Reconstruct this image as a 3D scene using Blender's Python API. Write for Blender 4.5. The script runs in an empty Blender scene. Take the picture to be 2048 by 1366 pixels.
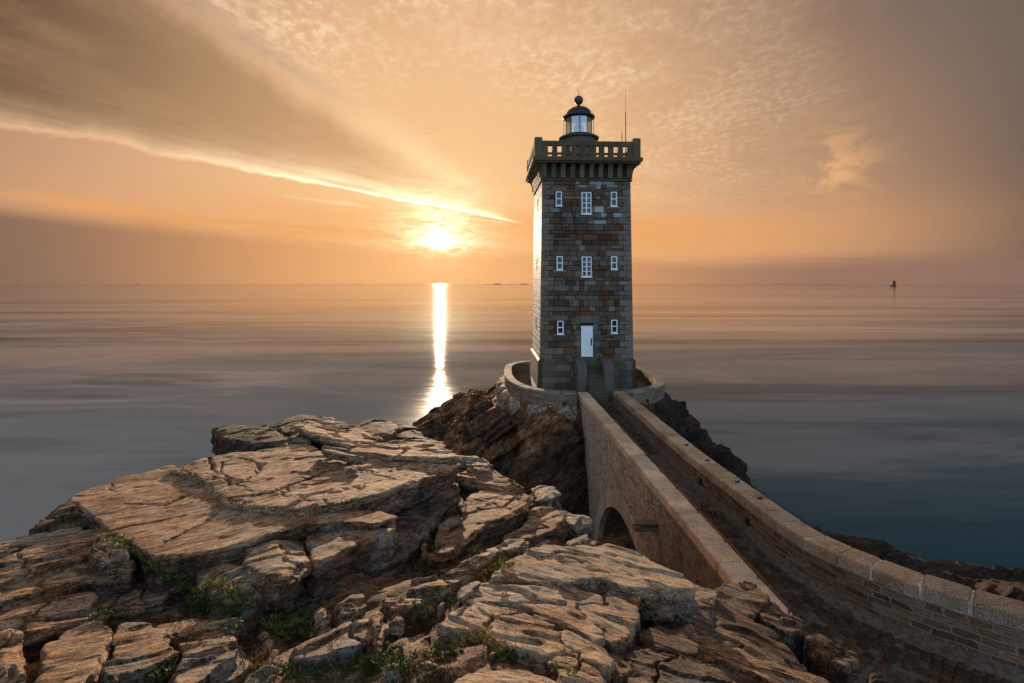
import bpy, bmesh, math, random
import numpy as np
from mathutils import Vector, Matrix

# ------------------------------------------------------------------ camera, sky, sun, exposure
SC = bpy.context.scene
COL = SC.collection
CAMZ = 15.0                      # eye height above the sea
F = 1052.0                       # focal length in photograph pixels
CX, HY = 1024.0, 567.0           # optical axis column, horizon row
cam_d = bpy.data.cameras.new("camera")
cam = bpy.data.objects.new("camera", cam_d)
COL.objects.link(cam)
cam.location = (0, 0, CAMZ)
cam.rotation_euler = (math.radians(90), 0, 0)
cam_d.sensor_width = 36.0
cam_d.lens = 36.0 * F / 2048.0
cam_d.shift_y = -(683.0 - HY) / 2048.0
cam_d.clip_start = 0.05
cam_d.clip_end = 60000.0
SC.camera = cam

SC.view_settings.view_transform = 'Standard'
SC.view_settings.look = 'None'
SC.view_settings.gamma = 1.0
SC.view_settings.exposure = 0.0
SC.view_settings.use_curve_mapping = False
SC.cycles.max_bounces = 6
SC.cycles.diffuse_bounces = 3
SC.cycles.glossy_bounces = 3
SC.cycles.transmission_bounces = 6
SC.cycles.sample_clamp_indirect = 4.0

SUN_AZ = math.radians(-7.8)
SUN_EL = math.radians(4.7)      # where the glow stands in the haze
LAMP_EL = math.radians(5.6)
SUN_DIR = Vector((math.sin(SUN_AZ) * math.cos(SUN_EL), math.cos(SUN_AZ) * math.cos(SUN_EL), math.sin(SUN_EL)))
sun_d = bpy.data.lights.new("sun", 'SUN')
sun_d.energy = 5.0
sun_d.angle = math.radians(0.5)
sun_d.color = (1.0, 0.72, 0.48)
sun = bpy.data.objects.new("sun", sun_d)
COL.objects.link(sun)
LAMP_DIR = Vector((math.sin(SUN_AZ) * math.cos(LAMP_EL), math.cos(SUN_AZ) * math.cos(LAMP_EL), math.sin(LAMP_EL)))
sun.rotation_euler = (-LAMP_DIR).to_track_quat('-Z', 'Y').to_euler()


class E:
    """node expression: arithmetic on sockets"""
    def __init__(s, nt, sock): s.nt, s.s = nt, sock
    def _m(s, op, *a):
        n = s.nt.nodes.new('ShaderNodeMath'); n.operation = op
        for i, v in enumerate((s,) + a):
            if isinstance(v, E): s.nt.links.new(v.s, n.inputs[i])
            else: n.inputs[i].default_value = v
        return E(s.nt, n.outputs[0])
    def __add__(s, o): return s._m('ADD', o)
    __radd__ = __add__
    def __mul__(s, o): return s._m('MULTIPLY', o)
    __rmul__ = __mul__
    def __sub__(s, o): return s._m('SUBTRACT', o)
    def __rsub__(s, o): return (s * -1.0) + o
    def __truediv__(s, o): return s._m('DIVIDE', o)
    def __pow__(s, o): return s._m('POWER', o)
    def abs(s): return s._m('ABSOLUTE')
    def exp(s): return s._m('EXPONENT')
    def max(s, o): return s._m('MAXIMUM', o)
    def min(s, o): return s._m('MINIMUM', o)
    def acos(s): return s._m('ARCCOSINE')
    def asin(s): return s._m('ARCSINE')
    def atan2(s, o): return s._m('ARCTAN2', o)
    def ss(s, lo, hi, a=0.0, b=1.0):
        n = s.nt.nodes.new('ShaderNodeMapRange'); n.interpolation_type = 'SMOOTHSTEP'
        s.nt.links.new(s.s, n.inputs[0])
        for i, v in zip((1, 2, 3, 4), (lo, hi, a, b)):
            if isinstance(v, E): s.nt.links.new(v.s, n.inputs[i])
            else: n.inputs[i].default_value = v
        return E(s.nt, n.outputs[0])
    def lin(s, lo, hi, a=0.0, b=1.0):
        n = s.nt.nodes.new('ShaderNodeMapRange'); n.clamp = True
        s.nt.links.new(s.s, n.inputs[0])
        for i, v in zip((1, 2, 3, 4), (lo, hi, a, b)): n.inputs[i].default_value = v
        return E(s.nt, n.outputs[0])


def ramp(nt, fac, stops, interp='LINEAR'):
    n = nt.nodes.new('ShaderNodeValToRGB'); nt.links.new(fac.s, n.inputs[0])
    cr = n.color_ramp; cr.interpolation = interp
    while len(cr.elements) > 1: cr.elements.remove(cr.elements[-1])
    cr.elements[0].position = stops[0][0]; cr.elements[0].color = (*stops[0][1], 1)
    for p, c in stops[1:]:
        e = cr.elements.new(p); e.color = (*c, 1)
    return E(nt, n.outputs[0])


def mixc(nt, fac, a, b, mode='MIX'):
    n = nt.nodes.new('ShaderNodeMix'); n.data_type = 'RGBA'; n.blend_type = mode; n.clamp_factor = True; n.clamp_result = False
    for sk, v in ((n.inputs[0], fac), (n.inputs[6], a), (n.inputs[7], b)):
        if isinstance(v, E): nt.links.new(v.s, sk)
        elif isinstance(v, (tuple, list)): sk.default_value = (*v[:3], 1)
        else: sk.default_value = v
    return E(nt, n.outputs[2])


def comb(nt, x, y, z=0.0):
    n = nt.nodes.new('ShaderNodeCombineXYZ')
    for i, v in enumerate((x, y, z)):
        if isinstance(v, E): nt.links.new(v.s, n.inputs[i])
        else: n.inputs[i].default_value = v
    return E(nt, n.outputs[0])


def sepv(nt, v):
    n = nt.nodes.new('ShaderNodeSeparateXYZ'); nt.links.new(v.s, n.inputs[0])
    return [E(nt, n.outputs[i]) for i in range(3)]


def mapv(nt, v, scale=(1, 1, 1), loc=(0, 0, 0), rot=(0, 0, 0)):
    n = nt.nodes.new('ShaderNodeMapping'); nt.links.new(v.s, n.inputs[0])
    n.inputs[1].default_value = loc; n.inputs[2].default_value = rot; n.inputs[3].default_value = scale
    return E(nt, n.outputs[0])


def noise(nt, v, scale=1.0, detail=4.0, rough=0.55, dist=0.0, col=False, lac=2.0):
    n = nt.nodes.new('ShaderNodeTexNoise'); n.noise_dimensions = '3D'
    if v is not None: nt.links.new(v.s, n.inputs['Vector'])
    n.inputs['Scale'].default_value = scale; n.inputs['Detail'].default_value = detail
    n.inputs['Roughness'].default_value = rough; n.inputs['Distortion'].default_value = dist
    n.inputs['Lacunarity'].default_value = lac
    return E(nt, n.outputs[1 if col else 0])


def voro(nt, v, scale=1.0, feature='F1', dim='3D', rand=1.0, out=0, smooth=None):
    n = nt.nodes.new('ShaderNodeTexVoronoi'); n.voronoi_dimensions = dim; n.feature = feature
    nt.links.new(v.s, n.inputs['Vector'])
    n.inputs['Scale'].default_value = scale; n.inputs['Randomness'].default_value = rand
    return E(nt, n.outputs[out])


def dotc(nt, v, c):
    n = nt.nodes.new('ShaderNodeVectorMath'); n.operation = 'DOT_PRODUCT'
    nt.links.new(v.s, n.inputs[0]); n.inputs[1].default_value = c
    return E(nt, n.outputs['Value'])


# ---- the sky: dusk gradient round the sun, a streaming cloud bank, altocumulus and a low haze bank
world = bpy.data.worlds.new("World")
SC.world = world
world.use_nodes = True
wt = world.node_tree
wt.nodes.clear()
tc = wt.nodes.new('ShaderNodeTexCoord')
nrm = wt.nodes.new('ShaderNodeVectorMath'); nrm.operation = 'NORMALIZE'
wt.links.new(tc.outputs['Generated'], nrm.inputs[0])
D_ = E(wt, nrm.outputs[0])
dx, dy, dz = sepv(wt, D_)
T = dotc(wt, D_, SUN_DIR).max(-1.0).min(1.0).acos()            # angle from the sun
A = Vector((0.05, 1.0, 0.108)).normalized()                    # point the cloud streets stream from
R_ = Vector((1, -0.05, 0)).normalized(); U_ = R_.cross(A).normalized()
ax, au, aa = dotc(wt, D_, R_), dotc(wt, D_, U_), dotc(wt, D_, A)
phi = au.atan2(ax * -1.0)                                      # 0 = left, pi/2 = up, pi = right
Ta = aa.max(-1.0).min(1.0).acos()
el = dz.max(-1.0).min(1.0).asin()
az = dx.atan2(dy)
base = ramp(wt, T / math.pi, [
    (0.0, (1.0, 0.86, 0.60)), (0.035, (0.97, 0.70, 0.42)), (0.09, (0.86, 0.56, 0.32)), (0.16, (0.68, 0.41, 0.245)),
    (0.22, (0.48, 0.285, 0.178)), (0.29, (0.185, 0.128, 0.095)), (0.38, (0.12, 0.100, 0.088)),
    (0.50, (0.18, 0.20, 0.24)), (0.68, (0.42, 0.64, 0.92)), (1.0, (0.62, 0.98, 1.45))])
# upper sky greyer
greyup = el.ss(0.10, 0.50) * T.ss(0.35, 0.9) * dy.ss(-0.2, 0.3)
base = mixc(wt, greyup * 0.8, base, (0.165, 0.130, 0.105))
# orange belt just over the horizon, to both sides of the sun
belt = ((el - 0.105 + az.ss(0.0, 0.4) * 0.022) / 0.058)
belt = (belt * belt * -1.0).exp() * T.ss(1.08, 0.30) * az.ss(-0.75, -0.1, 0.35, 0.8)
base = mixc(wt, belt, base, (0.82, 0.385, 0.135))
base = mixc(wt, el.ss(0.55, 1.0) * 0.72, base, (0.055, 0.058, 0.070))
# cloud plane coordinates (true perspective of a flat cloud deck)
zz = dz.max(0.0) + 0.07
pv = comb(wt, dx / zz, dy / zz, 0.0)
n_big = noise(wt, pv, 0.55, 3.0, 0.5)
n_mid = noise(wt, mapv(wt, pv, (1.0, 0.8, 1)), 2.0, 4.0, 0.6, 0.3)
puff = noise(wt, mapv(wt, pv, (1.0, 0.7, 1), rot=(0, 0, 0.5)), 26.0, 4.0, 0.6, 0.0)
puff2 = noise(wt, mapv(wt, pv, (1.0, 0.7, 1), rot=(0, 0, 0.35)), 3.0, 4.0, 0.55, 0.15)
# altocumulus field
wob = (n_mid - 0.5) * 0.30
alto_zone = (phi + wob).ss(0.52, 0.72) * (az + wob * 0.9 + (puff2 - 0.5) * 0.35).ss(0.62, 0.36) * el.ss(0.09, 0.2) * dy.ss(-0.35, 0.2)
pmod = noise(wt, pv, 1.3, 4.0, 0.6, 0.3)
alto = (puff * 0.35 + puff2 * 0.40 + pmod * 0.25).ss(0.40, 0.62)
fine = (puff * 0.8 + pmod * 0.2).ss(0.47, 0.62) * pmod.ss(0.40, 0.60)
mid_col = mixc(wt, T.ss(0.25, 0.75), (0.82, 0.50, 0.265), (0.40, 0.255, 0.165))
puff_col = mixc(wt, T.ss(0.2, 0.75), (1.0, 0.76, 0.50), (0.92, 0.66, 0.43))
sky = mixc(wt, alto_zone * 0.72, base, mid_col)
sky = mixc(wt, alto_zone * (alto * 0.36 + fine * 0.46) * T.ss(0.20, 0.42) * az.ss(0.50, 0.05, 0.30, 1.0), sky, puff_col)
# cirrus tuft at the right end of the field
tuft = (((az - 0.55) / 0.05) ** 2.0 + ((el - 0.185) / 0.055) ** 2.0)
tuft = (tuft * -1.0).exp() * noise(wt, mapv(wt, comb(wt, az, el, 0.0), (9, 16, 1), rot=(0, 0, -0.9)), 1.6, 5, 0.6, 0.5).ss(0.38, 0.66)
sky = mixc(wt, tuft * 0.75, sky, (0.90, 0.50, 0.22))
# dark cloud bank streaming to the left
st = comb(wt, phi * 7.0, Ta * 1.3, 0.0)
streak = noise(wt, st, 1.6, 6.0, 0.62, 0.35) * 0.6 + noise(wt, mapv(wt, pv, (0.6, 1.0, 1), rot=(0, 0, 0.6)), 2.2, 6.0, 0.62, 0.3) * 0.4
edge_lo = 0.197 + (noise(wt, comb(wt, phi * 2.0, Ta * 6.0, 3.0), 1.5, 5, 0.65) - 0.5) * 0.045 + (noise(wt, comb(wt, phi * 26.0, Ta * 9.0, 13.0), 1.0, 6, 0.68, 0.5) - 0.5) * 0.040
edge_hi = 0.545 + (noise(wt, comb(wt, phi * 2.0, Ta * 5.0, 7.0), 2.0, 6, 0.62) - 0.5) * 0.13
bank = (phi - edge_lo).ss(-0.004, 0.012) * (phi - edge_hi).ss(0.012, Ta.ss(0.3, 0.7, -0.16, -0.05)) * Ta.ss(0.02, 0.42) * dy.ss(-0.3, 0.25)
bank_col = mixc(wt, Ta.ss(0.25, 0.95), (0.68, 0.415, 0.22), (0.098, 0.058, 0.034))
bank_col = mixc(wt, streak.ss(0.40, 0.68) * 0.62, bank_col, (0.42, 0.255, 0.135))
sky = mixc(wt, bank * 0.93, sky, bank_col)
# clear strip of upper sky beside the bank
strip = (((phi - 0.575) / 0.030) ** 2.0 * -1.0).exp() * Ta.ss(0.3, 0.6) * (n_mid.ss(0.35, 0.6)) * dy.ss(0.0, 0.3)
sky = mixc(wt, strip * 0.45, sky, (0.36, 0.29, 0.25))
wisp = (((phi - 0.625 - (n_mid - 0.5) * 0.10) / 0.026) ** 2.0 * -1.0).exp() * Ta.ss(0.42, 0.62) * (puff2 * 0.6 + puff * 0.4).ss(0.40, 0.62) * dy.ss(0.0, 0.3)
sky = mixc(wt, wisp * 0.85, sky, (0.92, 0.68, 0.46))
# its sunlit lower edge
wn = noise(wt, comb(wt, phi * 34.0, Ta * 5.0, 11.0), 1.0, 5.0, 0.6, 0.6)
dl = phi - edge_lo
wdt = Ta.ss(0.1, 1.0, 0.052, 0.026)
rim = dl.ss(-0.010, 0.006) * (dl / wdt * -1.0).exp().min(1.0)
rim = rim * wn.ss(0.22, 0.55, 0.35, 1.0) * dy.ss(0.2, 0.4) * Ta.ss(0.015, 0.10)
rim_col = mixc(wt, Ta.ss(0.15, 0.75), (2.3, 1.95, 1.4), (1.0, 0.66, 0.40))
sky = mixc(wt, rim * Ta.ss(1.05, 0.1, 0.6, 1.0), sky, rim_col)
rim2 = ((dl + 0.075) / 0.016); rim2 = (rim2 * rim2 * -1.0).exp() * wn.ss(0.42, 0.62) * Ta.ss(0.55, 0.15) * Ta.ss(0.02, 0.12)
sky = mixc(wt, rim2 * 0.8, sky, (1.2, 0.98, 0.70))
# low haze bank with an orange upper margin
hn = noise(wt, comb(wt, az * 3.4 + el * 6.0, el * 40.0 + az * 1.5, 2.0), 1.0, 6.0, 0.6, 0.5)
top_h = 0.066 - az.ss(0.0, 0.35) * 0.022 + (az * -1.0 - 0.13).max(0.0) * 0.062 + (hn - 0.5) * 0.022
hz = (el - top_h).ss(0.012, -0.022)
streaks = (((el - top_h - 0.008) / 0.020) ** 2.0 * -1.0).exp() * hn.ss(0.42, 0.60) * az.ss(0.1, -0.1) * T.ss(1.1, 0.5, 0.45, 1.0)
hz_far = mixc(wt, az.ss(-0.6, 0.3), (0.185, 0.120, 0.095), (0.30, 0.165, 0.122))
hz_col = mixc(wt, T.ss(0.10, 0.72), (0.78, 0.395, 0.175), hz_far)
hz_col = mixc(wt, T.ss(0.75, 1.3), hz_col, (0.165, 0.130, 0.115))
sky = mixc(wt, streaks * 0.8, sky, (0.80, 0.39, 0.155))
sky = mixc(wt, hz * dy.ss(-0.2, 0.2) * 0.88, sky, hz_col)
# richer orange towards the sun and the horizon
sky = mixc(wt, T.ss(1.0, 0.15) * el.ss(0.45, 0.05, 0.35, 1.0), sky, mixc(wt, 1.0, sky, (1.03, 0.935, 0.80), 'MULTIPLY'))
# glow of the sun itself
g1 = ((T / 0.011) ** 2.0 * -1.0).exp() * 5.0
ragged = noise(wt, comb(wt, az * 26.0, el * 110.0, 4.0), 1.0, 5.0, 0.65, 0.8)
g2 = (T / 0.036 * -1.0).exp() * (0.35 + ragged.ss(0.30, 0.66) * 2.9)
g3 = (T / 0.12 * -1.0).exp() * 0.30
def scol(nt, e, c):
    n = nt.nodes.new('ShaderNodeVectorMath'); n.operation = 'SCALE'; n.inputs[0].default_value = c
    nt.links.new(e.s, n.inputs['Scale']); return E(nt, n.outputs[0])
def addc(nt, a, b):
    n = nt.nodes.new('ShaderNodeVectorMath'); n.operation = 'ADD'
    nt.links.new(a.s, n.inputs[0]); nt.links.new(b.s, n.inputs[1]); return E(nt, n.outputs[0])
hzcut = (el - 0.056 - (hn - 0.5) * 0.02).ss(-0.012, 0.022, 0.10, 1.0)
sky = addc(wt, sky, scol(wt, g1 * hzcut, (1.0, 0.90, 0.66)))
sky = addc(wt, sky, scol(wt, g2 * hzcut, (1.0, 0.86, 0.58)))
sky = addc(wt, sky, scol(wt, g3, (1.0, 0.66, 0.28)))
nish = wt.nodes.new('ShaderNodeTexSky'); nish.sky_type = 'NISHITA'; nish.sun_disc = False
nish.sun_elevation = LAMP_EL; nish.sun_rotation = SUN_AZ
nish.air_density = 1.0; nish.dust_density = 1.5
bg1 = wt.nodes.new('ShaderNodeBackground'); wt.links.new(nish.outputs[0], bg1.inputs[0]); bg1.inputs[1].default_value = 0.05
wbk = dy.ss(0.15, -0.35, 0.0, 1.0)
k = wt.nodes.new('ShaderNodeMath'); k.operation = 'MULTIPLY'; wt.links.new(wbk.s, k.inputs[0]); k.inputs[1].default_value = 0.10
wt.links.new(k.outputs[0], bg1.inputs[1])
bg2 = wt.nodes.new('ShaderNodeBackground'); wt.links.new(sky.s, bg2.inputs[0]); bg2.inputs[1].default_value = 1.0
ad = wt.nodes.new('ShaderNodeAddShader'); wt.links.new(bg1.outputs[0], ad.inputs[0]); wt.links.new(bg2.outputs[0], ad.inputs[1])
wo = wt.nodes.new('ShaderNodeOutputWorld'); wt.links.new(ad.outputs[0], wo.inputs[0])


# ------------------------------------------------------------------ helpers
def P(px, py, d):
    """the point seen at photograph pixel (px, py) at distance d along the view axis"""
    return Vector(((px - CX) / F * d, d, CAMZ + (HY - py) / F * d))


def tag(o, label=None, cat=None, group=None, kind=None):
    if label: o['label'] = label
    if cat: o['category'] = cat
    if group: o['group'] = group
    if kind: o['kind'] = kind
    return o


def empty(name, loc, rz=0.0):
    o = bpy.data.objects.new(name, None)
    o.empty_display_size = 0.5
    COL.objects.link(o); o.location = loc; o.rotation_euler = (0, 0, rz)
    return o


def mesh_obj(name, verts, faces, mat=None, parent=None, smooth=False, world_coords=False, uvs=None, cols=None):
    me = bpy.data.meshes.new(name)
    if world_coords and parent is not None:
        l = Vector(parent.location); verts = [tuple(Vector(v) - l) for v in verts]
    if not isinstance(verts, list): verts = verts.tolist() if hasattr(verts, 'tolist') else list(verts)
    me.from_pydata([tuple(v) for v in verts], [], faces)
    if mat: me.materials.append(mat)
    if smooth: me.polygons.foreach_set('use_smooth', [True] * len(me.polygons))
    if uvs is not None:
        ul = me.uv_layers.new(name='UVMap')
        li = np.empty(len(me.loops), dtype=np.int32); me.loops.foreach_get('vertex_index', li)
        ul.data.foreach_set('uv', np.asarray(uvs, dtype=np.float32)[li].ravel())
    if cols is not None:
        at = me.color_attributes.new('stone', 'FLOAT_COLOR', 'POINT')
        c = np.ones((len(verts), 4), dtype=np.float32); c[:, :3] = np.asarray(cols, dtype=np.float32)
        at.data.foreach_set('color', c.ravel())
    me.update()
    o = bpy.data.objects.new(name, me)
    COL.objects.link(o)
    if parent is not None: o.parent = parent
    return o


def vary(rng, col, a, b_):
    k = rng.uniform(a, b_); return tuple(v * k for v in col)


class MB:
    """collects shapes into one mesh"""
    def __init__(s): s.v, s.f, s.c, s.uv = [], [], [], []
    def add(s, vs, fs, col=(1, 1, 1), uv=None):
        b = len(s.v); s.v += [tuple(v) for v in vs]; s.f += [tuple(i + b for i in f) for f in fs]
        s.c += [col] * len(vs); s.uv += uv if uv is not None else [(0, 0)] * len(vs)
    def box(s, x0, x1, y0, y1, z0, z1, col=(1, 1, 1), bev=0.0):
        if bev <= 0:
            vs = [(x, y, z) for x in (x0, x1) for y in (y0, y1) for z in (z0, z1)]
            s.add(vs, [(0, 1, 3, 2), (4, 6, 7, 5), (0, 4, 5, 1), (2, 3, 7, 6), (0, 2, 6, 4), (1, 5, 7, 3)], col)
        else:
            b = min(bev, (x1 - x0) * .45, (y1 - y0) * .45, (z1 - z0) * .45)
            bm = bmesh.new(); bmesh.ops.create_cube(bm, size=1.0)
            for v in bm.verts:
                v.co = Vector((x0 + (v.co.x + .5) * (x1 - x0), y0 + (v.co.y + .5) * (y1 - y0), z0 + (v.co.z + .5) * (z1 - z0)))
            bmesh.ops.bevel(bm, geom=bm.edges[:], offset=b, segments=2, affect='EDGES', profile=0.5)
            s.add_bm(bm, col)
    def add_bm(s, bm, col=(1, 1, 1), M=None):
        bm.verts.index_update()
        s.add([(M @ v.co) if M else v.co.copy() for v in bm.verts], [[v.index for v in f.verts] for f in bm.faces], col)
        bm.free()
    def lathe(s, prof, n=32, c=(0, 0, 0), col=(1, 1, 1)):
        vs = []; fs = []
        for r, z in prof:
            for i in range(n):
                a = 2 * math.pi * i / n; vs.append((c[0] + r * math.cos(a), c[1] + r * math.sin(a), c[2] + z))
        for j in range(len(prof) - 1):
            for i in range(n):
                k = (i + 1) % n; fs.append((j * n + i, j * n + k, (j + 1) * n + k, (j + 1) * n + i))
        fs.append(tuple(range(n - 1, -1, -1))); fs.append(tuple((len(prof) - 1) * n + i for i in range(n)))
        s.add(vs, fs, col)
    def tube(s, pts, r, n=8, col=(1, 1, 1)):
        pts = [Vector(p) for p in pts]; vs = []; fs = []
        rs = r if isinstance(r, (list, tuple)) else [r] * len(pts)
        for i, p in enumerate(pts):
            d = (pts[min(i + 1, len(pts) - 1)] - pts[max(i - 1, 0)]).normalized()
            a = d.orthogonal().normalized() if abs(d.z) > .9 else d.cross(Vector((0, 0, 1))).normalized()
            b = d.cross(a)
            for k in range(n):
                t = 2 * math.pi * k / n; vs.append(p + (a * math.cos(t) + b * math.sin(t)) * rs[i])
        for i in range(len(pts) - 1):
            for k in range(n):
                q = (k + 1) % n; fs.append((i * n + k, i * n + q, (i + 1) * n + q, (i + 1) * n + k))
        fs.append(tuple(range(n - 1, -1, -1))); fs.append(tuple((len(pts) - 1) * n + k for k in range(n)))
        s.add(vs, fs, col)
    def build(s, name, mat, parent=None, smooth=False, world_coords=False, cols=False, uv=False):
        return mesh_obj(name, s.v, s.f, mat, parent, smooth, world_coords, s.uv if uv else None, s.c if cols else None)


# ------------------------------------------------------------------ materials
def new_mat(name):
    m = bpy.data.materials.new(name); m.use_nodes = True
    nt = m.node_tree; b = nt.nodes['Principled BSDF']
    return m, nt, b


def setin(nt, b, name, v):
    if isinstance(v, E): nt.links.new(v.s, b.inputs[name])
    elif isinstance(v, (tuple, list)): b.inputs[name].default_value = (*v, 1)
    else: b.inputs[name].default_value = v


def bump(nt, b, h, strength=1.0, dist=0.02):
    n = nt.nodes.new('ShaderNodeBump'); n.inputs['Strength'].default_value = strength; n.inputs['Distance'].default_value = dist
    nt.links.new(h.s, n.inputs['Height']); nt.links.new(n.outputs[0], b.inputs['Normal'])


def coords(nt, kind='Object'):
    return E(nt, nt.nodes.new('ShaderNodeTexCoord').outputs[kind])


def attr(nt, name):
    n = nt.nodes.new('ShaderNodeAttribute'); n.attribute_name = name
    return E(nt, n.outputs['Color'])


def plain(name, col, rough=0.6, metal=0.0, var=0.25, nscale=6.0, spec=0.4):
    m, nt, b = new_mat(name)
    v = coords(nt); n = noise(nt, v, nscale, 5, 0.6)
    dark = tuple(c * (1 - var) for c in col); lite = tuple(min(1, c * (1 + var)) for c in col)
    setin(nt, b, 'Base Color', mixc(nt, n.ss(0.3, 0.7), dark, lite))
    setin(nt, b, 'Roughness', rough); setin(nt, b, 'Metallic', metal)
    b.inputs['Specular IOR Level'].default_value = spec
    bump(nt, b, noise(nt, v, nscale * 5, 4, 0.6), 0.3, 0.01)
    return m


def mat_dressed(name, lo=0.7, hi=1.25, stain=(0.11, 0.06, 0.025), stain_amt=0.3, spec_scale=60, moss=0.0, pale_amt=0.4):
    """dressed stone coloured per block, with speckle and stains"""
    m, nt, b = new_mat(name)
    v = coords(nt); base = attr(nt, 'stone')
    sp = noise(nt, v, spec_scale, 3, 0.7)
    cl = noise(nt, v, 1.3, 6, 0.62)
    c = mixc(nt, 1.0, base, ramp(nt, sp, [(0.36, (lo,) * 3), (0.64, (hi,) * 3)]), 'MULTIPLY')
    run = noise(nt, mapv(nt, v, (1.6, 1.6, 0.22)), 1.0, 6, 0.65).ss(0.44, 0.66)
    c = mixc(nt, run * 0.45, c, mixc(nt, 1.0, c, (0.45, 0.40, 0.36), 'MULTIPLY'))
    c = mixc(nt, cl.ss(0.5, 0.75) * stain_amt, c, stain)
    pale = noise(nt, v, 5.0, 5, 0.7).ss(0.60, 0.75) * pale_amt
    c = mixc(nt, pale, c, (0.30, 0.28, 0.25))
    if moss > 0:
        c = mixc(nt, noise(nt, v, 1.8, 6, 0.65).ss(0.47, 0.68) * moss, c, (0.085, 0.085, 0.022))
    setin(nt, b, 'Base Color', c); setin(nt, b, 'Roughness', 0.66)
    b.inputs['Specular IOR Level'].default_value = 0.22
    bump(nt, b, noise(nt, v, 14, 6, 0.65), 0.55, 0.03)
    return m


def mat_rubble(name, sx, sz, cols, mortar, mort_w=0.06, bumpd=0.04, patch=0.5, irregular=False):
    """rubble walling laid out on wall length x height in metres (UV)"""
    m, nt, b = new_mat(name)
    uv = coords(nt, 'UV')
    w = noise(nt, uv, 2.3, 4, 0.62, col=True)
    nv = nt.nodes.new('ShaderNodeVectorMath'); nv.operation = 'MULTIPLY_ADD'
    nt.links.new(w.s, nv.inputs[0]); nv.inputs[1].default_value = (0.40, 0.15, 0); nt.links.new(uv.s, nv.inputs[2])
    bk = nt.nodes.new('ShaderNodeTexBrick'); nt.links.new(nv.outputs[0], bk.inputs['Vector'])
    bk.offset = 0.43; bk.squash = 1.35; bk.squash_frequency = 3; bk.offset_frequency = 2
    bk.inputs['Color1'].default_value = (0, 0, 0, 1); bk.inputs['Color2'].default_value = (1, 1, 1, 1); bk.inputs['Mortar'].default_value = (0.5, 0.5, 0.5, 1)
    bk.inputs['Scale'].default_value = 1.0; bk.inputs['Mortar Size'].default_value = mort_w * sz * 1.1; bk.inputs['Mortar Smooth'].default_value = 0.5
    bk.inputs['Brick Width'].default_value = sx; bk.inputs['Row Height'].default_value = sz
    r, g, bb = sepv(nt, E(nt, bk.outputs['Color']))
    mm = E(nt, bk.outputs['Fac'])
    if irregular:
        q = mapv(nt, E(nt, nv.outputs[0]), (1 / sx, 1 / sz, 1))
        de = voro(nt, q, 1.0, 'DISTANCE_TO_EDGE', '2D', 0.9)
        r, g, bb = sepv(nt, voro(nt, q, 1.0, 'F1', '2D', 0.9, out=1))
        mm = de.ss(mort_w * 0.35, mort_w, 1.0, 0.0)
    col = ramp(nt, r, [(i / (len(cols) - 1), c) for i, c in enumerate(cols)])
    col = mixc(nt, 1.0, col, ramp(nt, noise(nt, uv, 22, 5, 0.7), [(0.30, (0.55,) * 3), (0.70, (1.6,) * 3)]), 'MULTIPLY')
    col = mixc(nt, 1.0, col, ramp(nt, noise(nt, mapv(nt, uv, (2.4, 5.0, 1)), 1.0, 3, 0.6), [(0.3, (0.65,) * 3), (0.7, (1.45,) * 3)]), 'MULTIPLY')
    if name == 'rubble_wall_outer':      # the landward end is built of darker field stone
        ux = sepv(nt, uv)[0]
        dk = (ux + noise(nt, uv, 0.8, 3) * 4.0).ss(22.5, 17.5)
        mm = mm * (1.0 - dk * 0.78)
        col = mixc(nt, dk * 0.8, col, mixc(nt, 1.0, col, (0.36, 0.30, 0.25), 'MULTIPLY'))
    mpatch = noise(nt, uv, 0.45, 4, 0.6).ss(0.40, 0.62, 1.0 - patch, 1.0)
    mcol = mixc(nt, noise(nt, uv, 9, 4, 0.7), tuple(c * 0.7 for c in mortar), mortar)
    col = mixc(nt, mm * mpatch, col, mcol)
    setin(nt, b, 'Base Color', col); setin(nt, b, 'Roughness', 0.8)
    h = (1.0 - mm) * 0.9 + noise(nt, uv, 14, 5, 0.65) * 0.6 + g * 0.3
    bump(nt, b, h, 0.9, bumpd)
    return m


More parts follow.
